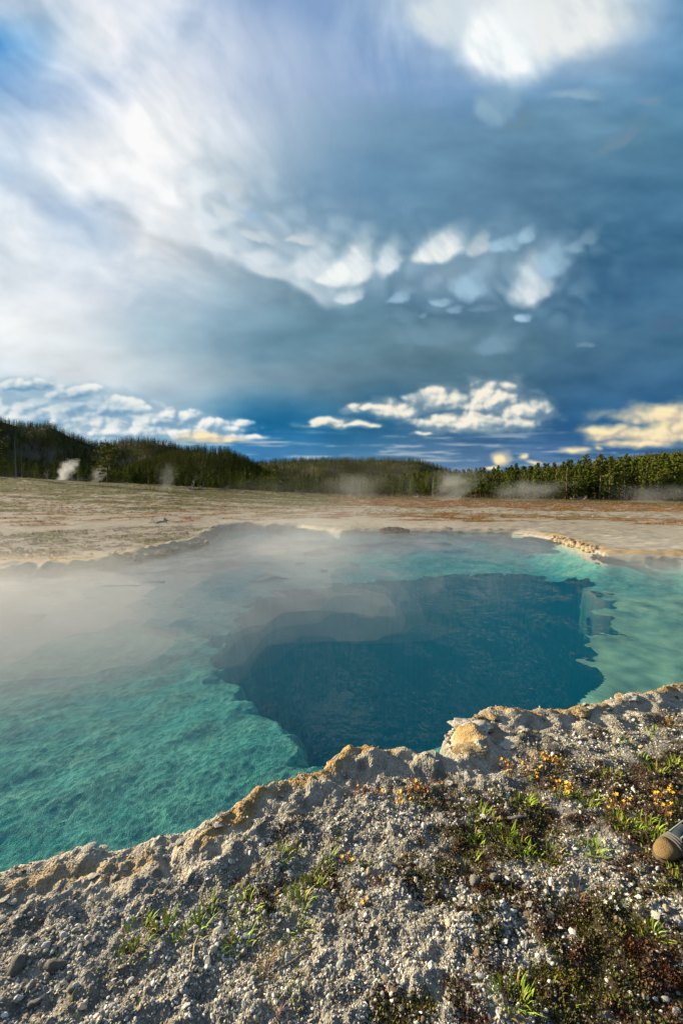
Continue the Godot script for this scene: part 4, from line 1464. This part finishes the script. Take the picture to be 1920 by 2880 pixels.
func make_forest() -> void:
	var kinds := []
	var dark := Color(0.077, 0.101, 0.016)
	for k in 5:
		kinds.append(conifer(200 + k, 95, 0.17 + 0.015 * k, 0.1 + 0.03 * k, 8, dark * [0.62, 0.95, 0.72, 1.15, 0.85][k]))
	var round_pine := conifer(210, 170, 0.36, 0.24, 10, Color(0.112, 0.118, 0.019), 1.0)
	var tall_pine := conifer(211, 80, 0.14, 0.55, 9, Color(0.083, 0.094, 0.019), 0.7)
	var bushy := conifer(212, 170, 0.42, 0.02, 9, Color(0.080, 0.104, 0.016), 0.75)
	# trees that stand out
	tree_thing("pine_tree", round_pine, spot(-0.513, 120.0), 10.6, "large round-crowned pine on a bare trunk before the forest", "", M.bark)
	tree_thing("pine_tree", conifer(213, 110, 0.26, 0.3, 9, Color(0.088, 0.100, 0.019), 0.8), spot(-0.422, 118.0), 7.4, "narrower pine on a pale bare trunk next to the round-crowned one", "", M.pale_bark)
	tree_thing("pine_tree", bushy, spot(-0.144, 112.0), 6.6, "low bushy dark pine whose boughs reach the meadow", "", M.bark)
	tree_thing("pine_tree", conifer(214, 150, 0.3, 0.12, 9, Color(0.077, 0.093, 0.017), 0.6), spot(-0.765, 95.0), 11.5, "tall dark pine with spreading boughs under the steep hillside", "", M.bark)
	tree_thing("pine_tree", tall_pine, spot(0.565, 150.0), 15.2, "tall pine with a long bare orange-brown trunk and a high tuft", "", M.pale_bark)
	tree_thing("pine_tree", tall_pine, spot(0.535, 158.0), 15.6, "tall thin pine with layered open boughs beside the orange trunk", "", M.bark)
	var places := []
	var tries := 0
	while places.size() < 2500 and tries < 12000:
		tries += 1
		var u := rng.randf_range(-1.0, 1.0)
		var q := rng.randf()
		var far := 140.0 + 150.0 * q * sqrt(q)
		far += 14.0 * n_patch.get_noise_2d(u * 14.0, 3.0)
		if u < -0.2: far += 14.0
		if rng.randf() > 0.55 + 0.9 * n_patch.get_noise_2d(u * far * 0.03, far * 0.03) + 0.3 * smoothstep(150.0, 190.0, far):
			continue
		places.append([far, u])
	places.sort_custom(func(a, b): return a[0] < b[0])
	var rest := [[], [], [], [], []]
	var shade := [[], [], [], [], []]
	for k in places.size():
		var far: float = places[k][0]
		var u: float = places[k][1]
		var tall := along(TOPS, u) * rng.randf_range(0.45, 1.2) * (far / 160.0 * 0.7 + 0.3)
		if rng.randf() < 0.12:
			tall *= 0.5
		var kind := rng.randi() % 5
		var at := spot(u, far)
		if k < 280:
			if absf(u) > 0.8: continue
			if tall < 5.5:
				tree_thing("young_pine_tree", kinds[kind], at, tall, "small young pine at the meadow's edge before the forest", "young pines at the edge of the forest", M.bark)
			elif kind < 2:
				tree_thing("pine_tree", kinds[kind], at, tall, "slim dark green pine in the front row of the forest", "slim pines of the front row", M.bark)
			else:
				tree_thing("pine_tree", kinds[kind], at, tall, "broad dark green pine in the front row of the forest", "broad pines of the front row", M.bark)
		else:
			rest[kind].append(Transform3D(Basis(Vector3.UP, rng.randf() * TAU) * Basis.from_scale(Vector3(tall * 1.1, tall, tall * 1.1)), at))
			var g := rng.randf_range(0.75, 1.3)
			shade[kind].append(Color(g * 1.05, g, g))
	var forest := Node3D.new()
	forest.name = "forest"
	add_child(forest)
	tag(forest, "dense dark green pine wood behind the front row of trees", "forest", "", "stuff")
	for k in 5:
		scatter("crown", kinds[k][1], M.needle, rest[k], shade[k], forest, "")
		scatter("trunk", kinds[k][0], M.bark, rest[k], [], forest, "")
	make_dead_trunks()

func make_dead_trunks() -> void:
	var v := PackedVector3Array()
	var f := PackedInt32Array()
	tube(v, f, [Vector3(0, -0.03, 0), Vector3(0.005, 0.3, 0), Vector3(0.0, 0.7, 0.005), Vector3(0.01, 1.0, 0)], [0.014, 0.011, 0.007, 0.001], 5)
	var pole := shape(v, f)
	for p in [[-0.712, 150.0, 17.0], [-0.7, 165.0, 12.0], [-0.60, 150.0, 10.0], [0.40, 150.0, 9.5], [0.47, 152.0, 10.0], [0.49, 155.0, 8.0], [0.62, 148.0, 11.0], [0.66, 148.0, 8.5], [0.2, 155.0, 7.0], [0.15, 152.0, 6.5], [0.29, 150.0, 8.0], [0.04, 150.0, 6.0]]:
		var o := single("dead_tree", pole, M.pale_wood, "bare grey dead pine pole standing in the forest edge", "tree", "dead poles in the forest")
		o.transform = Transform3D(Basis.from_euler(Vector3(rng.randfn() * 0.02, rng.randf() * TAU, rng.randfn() * 0.02)) * Basis.from_scale(Vector3.ONE * p[2]), spot(p[0], p[1]))

# ---------------------------------------------------------------- hills
const HILLS := [
	["steep dark wooded hillside with a rounded shoulder", 560.0, 9500, [[-1.25, 0.21], [-0.9, 0.18], [-0.75, 0.149], [-0.70, 0.134], [-0.66, 0.131], [-0.63, 0.131], [-0.59, 0.112], [-0.54, 0.094], [-0.5, 0.095], [-0.46, 0.101], [-0.42, 0.099], [-0.37, 0.09], [-0.3, 0.072], [-0.24, 0.05], [-0.18, 0.02], [-0.08, -0.01]]],
	["low green wooded hill that ends in a steep slope", 400.0, 5500, [[-0.56, 0.0], [-0.48, 0.03], [-0.42, 0.052], [-0.36, 0.07], [-0.31, 0.079], [-0.25, 0.073], [-0.22, 0.06], [-0.19, 0.045], [-0.17, 0.028], [-0.12, 0.004], [-0.06, -0.01]]],
	["long flat-topped wooded hill at the head of the valley", 820.0, 9000, [[-0.36, 0.02], [-0.26, 0.042], [-0.19, 0.054], [-0.1, 0.062], [0.0, 0.063], [0.1, 0.063], [0.17, 0.059], [0.21, 0.047], [0.26, 0.031], [0.35, 0.02], [0.45, 0.012], [0.55, 0.0]]],
	["distant even wooded ridge that climbs beyond the tall pines", 900.0, 7000, [[0.16, 0.0], [0.22, 0.022], [0.3, 0.034], [0.42, 0.041], [0.5, 0.049], [0.58, 0.061], [0.66, 0.073], [0.75, 0.081], [0.9, 0.09], [1.25, 0.11]]]]

func hill_height(h: Array, u: float, t: float) -> float:
	# t runs from 0 at the foot to 1 at the ridge
	var far: float = h[1]
	var top := 1.75 + (along(h[3], u) + 0.006) * far
	var foot := -2.0 + 6.0 * smoothstep(0.1, -0.5, u)
	var wave := n_land.get_noise_2d(u * 9.0, t * 2.0 + far) * 0.10 * (top - foot) * sin(PI * clampf(t, 0.0, 1.0))
	return lerpf(foot, top, smoothstep(0.0, 1.0, t) if t < 1.0 else 1.0 - 0.5 * (t - 1.0)) + wave

func make_hills() -> void:
	var kinds := []
	for k in 3:
		kinds.append(conifer(230 + k, 46, 0.19, 0.06, 4, Color(0.055, 0.068, 0.012) * (0.85 + 0.15 * k)))
	for h in HILLS:
		var v := PackedVector3Array()
		var f := PackedInt32Array()
		var c := PackedColorArray()
		var far: float = h[1]
		var u0: float = h[3][0][0]
		var u1: float = h[3][-1][0]
		var nu := 120
		var nt := 40
		for j in nt + 1:
			var t := 1.6 * j / nt
			var d := far * (0.55 + 0.45 * t)
			for i in nu + 1:
				var u := lerpf(u0, u1, i / float(nu))
				v.append(Vector3(u * d, hill_height(h, u, t), -d))
				var g := n_patch.get_noise_2d(u * d * 0.02, d * 0.02)
				var q := Vector3(0.075, 0.072, 0.03).lerp(Vector3(0.15, 0.13, 0.1), smoothstep(0.1, 0.5, g))
				c.append(Color(q.x, q.y, q.z))
		for j in nt:
			for i in nu:
				var a := j * (nu + 1) + i
				var b := a + nu + 1
				f.append_array([a, b, b + 1, a, b + 1, a + 1])
		single("hill", shape(v, f, soft_normals(v, f), c), M.hill, h[0], "", "", "structure")
		var where := [[], [], []]
		var tone := [[], [], []]
		for k in h[2]:
			var u := lerpf(u0, u1, rng.randf())
			var t := rng.randf_range(0.12, 1.12)
			var d := far * (0.55 + 0.45 * t)
			if n_patch.get_noise_2d(u * d * 0.012, d * 0.012 + 5.0) > 0.38 and t < 0.95:
				continue      # clearings
			var tall := rng.randf_range(4.5, 9.0)
			where[k % 3].append(Transform3D(Basis(Vector3.UP, rng.randf() * TAU) * Basis.from_scale(Vector3(tall * 1.2, tall, tall * 1.2)), Vector3(u * d, hill_height(h, u, t) - 0.6, -d)))
			var g := rng.randf_range(0.75, 1.35)
			tone[k % 3].append(Color(g * 1.05, g, g))
		var wood := Node3D.new()
		wood.name = numbered("hill_forest")
		add_child(wood)
		tag(wood, "pine forest covering the " + h[0], "forest", "", "stuff")
		for k in 3:
			scatter("crown", kinds[k][1], M.needle, where[k], tone[k], wood, "")

# ---------------------------------------------------------------- dead wood and meadow
func dead_wood(s: int, long: float, limbs: int, lying: bool) -> ArrayMesh:
	var r := RandomNumberGenerator.new()
	r.seed = s
	var v := PackedVector3Array()
	var f := PackedInt32Array()
	var base := Vector3(1, 0.1, 0) if lying else Vector3(0.15, 1, 0)
	grow(v, f, r, Vector3(0, -0.05 if not lying else 0.1, 0), base.normalized(), long, long * 0.055, limbs, 2)
	if lying:
		# the root plate
		for k in 9:
			var a := TAU * k / 9.0 + r.randf() * 0.4
			grow(v, f, r, Vector3(-0.05, 0.15, 0), Vector3(-0.35, cos(a) * 0.8 + 0.25, sin(a)).normalized(), long * r.randf_range(0.14, 0.3), long * 0.025, 2, 0)
	return shape(v, f, soft_normals(v, f))

func grow(v: PackedVector3Array, f: PackedInt32Array, r: RandomNumberGenerator, at: Vector3, dir: Vector3, long: float, thick: float, limbs: int, depth: int) -> void:
	var path := []
	var radii := []
	var p := at
	var d := dir
	for k in 6:
		path.append(p)
		radii.append(thick * (1.0 - k / 5.0 * 0.88))
		d = (d + Vector3(r.randfn(), r.randfn() * 0.7, r.randfn()) * 0.22).normalized()
		p += d * long / 5.0
		p.y = maxf(p.y, -0.05)
	tube(v, f, path, radii, 5)
	if depth > 0:
		for k in limbs:
			var q := r.randi_range(1, 4)
			var out := (dir * 0.5 + Vector3(r.randfn(), absf(r.randfn()) * 0.9 + 0.1, r.randfn())).normalized()
			grow(v, f, r, path[q], out, long * r.randf_range(0.22, 0.5), radii[q] * 0.55, 3, depth - 1)

func make_dead_wood() -> void:
	M.pale_wood = grained(paint(Color(0.36, 0.33, 0.29), 0.9, 0.2), M.grit, M.bump, 0.5, 3.0, false)
	var list := [
		[-0.642, 112.0, 3.6, 5, false, "leaning bare snag with a forked grey trunk near the vent steam"],
		[-0.585, 108.0, 4.2, 7, true, "long fallen dead pine with its roots turned up before the vent"],
		[-0.59, 110.0, 2.8, 6, false, "jagged standing stump beside the fallen pine's roots"],
		[-0.715, 92.0, 2.2, 4, true, "short grey log lying flat in the open grass under the dark pine"],
		[-0.735, 85.0, 1.6, 4, true, "weathered root stump in the green grass below the dark pine"],
		[-0.47, 112.0, 3.4, 6, true, "tangled fallen branches between the two bare-trunked pines"],
		[-0.40, 104.0, 3.2, 8, true, "brushy grey deadfall at the foot of the narrower pine"],
		[-0.33, 98.0, 4.4, 11, true, "big tangle of silver roots and branches in the meadow"],
		[-0.325, 99.0, 3.4, 7, false, "upright dead branches rising out of the silver tangle"],
		[-0.27, 102.0, 3.0, 7, true, "low grey deadfall beyond the silver tangle"],
		[-0.215, 100.0, 3.2, 8, true, "spiky grey deadfall next to the low bushy pine"],
		[-0.08, 108.0, 3.0, 6, true, "grey dead branches on bare ground beyond the bushy pine"],
		[0.02, 118.0, 3.2, 7, true, "pale deadfall in front of the valley pines"],
		[0.16, 125.0, 4.0, 8, true, "long pale deadfall partly veiled by drifting steam"],
		[0.26, 128.0, 3.4, 7, true, "scattered pale branches before the tall pines"],
		[0.505, 136.0, 5.0, 10, true, "domed heap of bleached branches at the foot of the tall pines"],
		[-0.39, 23.2, 1.3, 6, true, "twisted grey driftwood lying on pale sinter by the pool"],
		[-0.43, 52.0, 1.1, 4, true, "small dark stump of driftwood in the rusty grass"],
		[0.555, 60.0, 0.8, 3, true, "small dark knob of wood on the pale streak of the flat"]]
	for k in list.size():
		var q: Array = list[k]
		var o := single("dead_wood", dead_wood(300 + k, q[2], q[3], q[4]), M.pale_wood, q[5], "driftwood")
		o.position = spot(q[0], q[1])
		o.rotation.y = rng.randf_range(-0.5, 0.5) + (PI if rng.randf() < 0.4 else 0.0)

func make_meadow() -> void:
	var mesh := tuft(9, 0.12, 0.11, 0.012, Color(1, 1, 1), 160)
	var where := []
	var tone := []
	for k in 42000:
		var u := rng.randf_range(-0.95, 0.95)
		var far := 11.0 * pow(150.0 / 11.0, rng.randf())
		var x := u * far
		var s := shore(x, -far)
		if s < 0.6:
			continue
		var g := ground_colour(x, -far, s, 0.0)
		# grows where the ground is not bare sinter
		if g.z > 0.17:
			continue
		where.append(turned(Vector3.ONE * rng.randf_range(0.5, 1.3) * (0.45 + far / 90.0), Vector3(x, land(x, -far, s), -far), 0.1))
		var q := rng.randf_range(0.7, 1.4)
		tone.append(Color(g.x * q, g.y * q, g.z * q))
	scatter("meadow_grass", mesh, M.blade, where, tone, self, "short rusty and green meadow growth round the far shores", "grass")

# ---------------------------------------------------------------- steam
var field := PackedFloat32Array()

func shell(nx: int, ny: int, nz: int, origin: Vector3, cell: Vector3, level: float, squeeze: bool) -> ArrayMesh:
	# surface nets round everything denser than level
	var v := PackedVector3Array()
	var f := PackedInt32Array()
	var at := PackedInt32Array()
	at.resize(nx * ny * nz)
	at.fill(-1)
	var sy := nx
	var sz := nx * ny
	var corner := [0, 1, sy, sy + 1, sz, sz + 1, sz + sy, sz + sy + 1]
	var place := [Vector3(0, 0, 0), Vector3(1, 0, 0), Vector3(0, 1, 0), Vector3(1, 1, 0), Vector3(0, 0, 1), Vector3(1, 0, 1), Vector3(0, 1, 1), Vector3(1, 1, 1)]
	var edges := [[0, 1], [2, 3], [4, 5], [6, 7], [0, 2], [1, 3], [4, 6], [5, 7], [0, 4], [1, 5], [2, 6], [3, 7]]
	for z in nz - 1:
		for y in ny - 1:
			for x in nx - 1:
				var k := z * sz + y * sy + x
				var first := field[k] > level
				var same := true
				for q in 7:
					if (field[k + corner[q + 1]] > level) != first:
						same = false
						break
				if same:
					continue
				var sum := Vector3.ZERO
				var n := 0
				for e in edges:
					var a := field[k + corner[e[0]]] - level
					var b := field[k + corner[e[1]]] - level
					if (a > 0.0) != (b > 0.0):
						sum += place[e[0]].lerp(place[e[1]], a / (a - b))
						n += 1
				at[k] = v.size()
				var place_in := Vector3(x, y, z) + sum / n
				if squeeze:
					place_in.y *= place_in.y / (ny - 1.0)
				v.append(origin + place_in * cell)
	for z in range(1, nz - 1):
		for y in range(1, ny - 1):
			for x in range(1, nx - 1):
				var k := z * sz + y * sy + x
				var inside := field[k] > level
				for axis in 3:
					var step: int = [1, sy, sz][axis]
					if (field[k + step] > level) == inside:
						continue
					var p: int = [sy, sz, 1][axis]
					var q: int = [sz, 1, sy][axis]
					var a := at[k - p - q]
					var b := at[k - q]
					var c := at[k]
					var d := at[k - p]
					if inside:
						f.append_array([a, c, b, a, d, c])
					else:
						f.append_array([a, b, c, a, c, d])
	return shape(v, f) if v.size() else null

func veil(called: String, nx: int, ny: int, nz: int, origin: Vector3, size: Vector3, levels: Array, density: Callable, label: String, squeeze := false) -> void:
	var cell := size / Vector3(nx - 1, ny - 1, nz - 1)
	field.resize(nx * ny * nz)
	for z in nz:
		for y in ny:
			for x in nx:
				var k := (z * ny + y) * nx + x
				if x == 0 or y == 0 or z == 0 or x == nx - 1 or y == ny - 1 or z == nz - 1:
					field[k] = -1.0
				else:
					field[k] = density.call(origin + Vector3(x, y * y / (ny - 1.0) if squeeze else float(y), z) * cell)
	var o := Node3D.new()
	o.name = numbered(called)
	add_child(o)
	tag(o, label, "steam", "", "stuff")
	var base := field.duplicate()
	var step := 0
	for l in levels:
		step += 1
		if squeeze:
			# every wisp is torn in its own way
			for z in range(1, nz - 1):
				for y in range(1, ny - 1):
					for x in range(1, nx - 1):
						var k := (z * ny + y) * nx + x
						if base[k] > 0.3 * l[0] and base[k] < 4.0 * l[0]:
							var p := origin + Vector3(x, y * y / (ny - 1.0), z) * cell
							field[k] = base[k] * exp(0.8 * n_steam.get_noise_3d(p.x * 0.55 + 31.0 * step - p.y * 0.5, p.y * 0.7, p.z * 0.34 + 17.0 * step))
						else:
							field[k] = base[k]
		var m := shell(nx, ny, nz, origin, cell, l[0], squeeze)
		if m:
			var fog := FogMaterial.new()
			fog.albedo = Color(0.97, 0.985, 1.0)
			fog.density = l[1]
			part("wisp", m, fog, o)

var n_steam := FastNoiseLite.new()

func heap(p: Vector3, x: float, z: float, wx: float, wz: float, tall: float, much: float) -> float:
	var a := (p.x - x) / wx
	var b := (p.z - z) / wz
	return much * exp(-a * a - b * b) * exp(-1.5 * sqrt(maxf(p.y, 0.0) / tall))

func pool_steam(p: Vector3) -> float:
	# thick over the west of the pool, a tall veil in the middle, thinner elsewhere; torn and drawn out by the wind
	var d := heap(p, -9.0, -7.0, 3.8, 2.0, 0.34, 3.2) + heap(p, -5.0, -8.0, 2.4, 2.0, 0.4, 0.5) + heap(p, -1.2 + 0.6 * p.y, -12.0, 2.6, 4.4, 0.8, 0.38)
	d += heap(p, 3.5, -16.0, 4.0, 3.0, 0.5, 0.2) + heap(p, 8.5, -11.0, 3.0, 2.6, 0.45, 0.5) + heap(p, -4.6, -4.7, 2.0, 1.3, 0.34, 1.1) + heap(p, -1.8, -8.0, 2.6, 3.2, 0.6, 0.16) + heap(p, 0.5, -20.0, 5.0, 2.2, 0.8, 0.15)
	if d < 0.02:
		return -0.3
	var n := n_steam.get_noise_3d(p.x * 0.22 + p.y * 0.3, p.y * 0.35, p.z * 0.16) + 0.5 * n_steam.get_noise_3d(p.x * 0.6 + 40.0 + 0.5 * p.y, p.y * 0.6, p.z * 0.42) + 0.14 * n_steam.get_noise_3d(p.x * 1.3 + 80.0, p.y * 1.3, p.z * 0.9)
	return d * exp(1.3 * n) - 0.006

func puff_steam(p: Vector3, at: Vector3, size: float, tall: float, lean: float) -> float:
	var d := p - at
	var t := d.y / tall
	var x := d.x - lean * d.y
	var w := size * (0.45 + 0.75 * clampf(t, 0.0, 1.0))
	var r := (x * x + d.z * d.z) / (w * w)
	var n := n_steam.get_noise_3d(p.x * 2.2 / size - p.y * 0.8 / size, p.y * 1.7 / size, p.z * 1.5 / size)
	return exp(-1.4 * r) * (1.0 - smoothstep(0.15, 1.1, t)) * (0.7 + 1.7 * n) - 0.03

func make_steam() -> void:
	noise(n_steam, 41, FastNoiseLite.TYPE_SIMPLEX_SMOOTH, 3, 0.5)
	var levels := []
	var mark := [0.024, 0.038, 0.058, 0.086, 0.125, 0.18, 0.26, 0.38, 0.58, 0.92, 1.5]
	for k in 10:
		levels.append([mark[k], 0.27 * (mark[k + 1] - mark[k])])
	veil("pool_steam", 84, 17, 72, Vector3(-15.0, 0.012, -27.0), Vector3(29.0, 3.4, 24.5), levels, pool_steam, "white steam drifting in torn veils over the hot pool", true)
	for q in [
		["vent_steam", spot(-0.612, 130.0), 2.6, 7.0, 0.55, 0.17, "dense white steam puff rising from a vent before the forest"],
		["vent_steam", spot(-0.54, 132.0), 2.6, 6.0, 0.6, 0.03, "thin steam wisp trailing beyond the dense vent puff"],
		["vent_steam", spot(-0.385, 62.0), 1.5, 5.0, 0.1, 0.018, "faint column of steam standing in the rusty meadow"],
		["vent_steam", spot(0.03, 100.0), 9.0, 6.0, 0.15, 0.004, "broad thin steam hanging before the valley pines"],
		["vent_steam", spot(0.235, 92.0), 6.0, 7.5, 0.3, 0.011, "broad grey steam cloud rising before the tall pines"],
		["vent_steam", spot(0.4, 95.0), 9.0, 5.0, 0.3, 0.005, "low steam bank drifting along the foot of the tall pines"],
		["vent_steam", spot(0.68, 105.0), 10.0, 5.0, 0.3, 0.0035, "faint steam veil at the foot of the tallest pines"]]:
		var at: Vector3 = q[1]
		var size: float = q[2]
		var tall: float = q[3]
		var lean: float = q[4]
		var steps := []
		for k in 4:
			steps.append([0.03 + 0.045 * k + 0.025 * k * k, q[5] * (0.25 + 0.4 * k)])
		veil(q[0], 26, 20, 18, at + Vector3(-2.4 * size, -0.8, -2.2 * size), Vector3(5.2 * size + lean * tall, tall * 1.3, 4.4 * size), steps, puff_steam.bind(at, size, tall, lean), q[6])
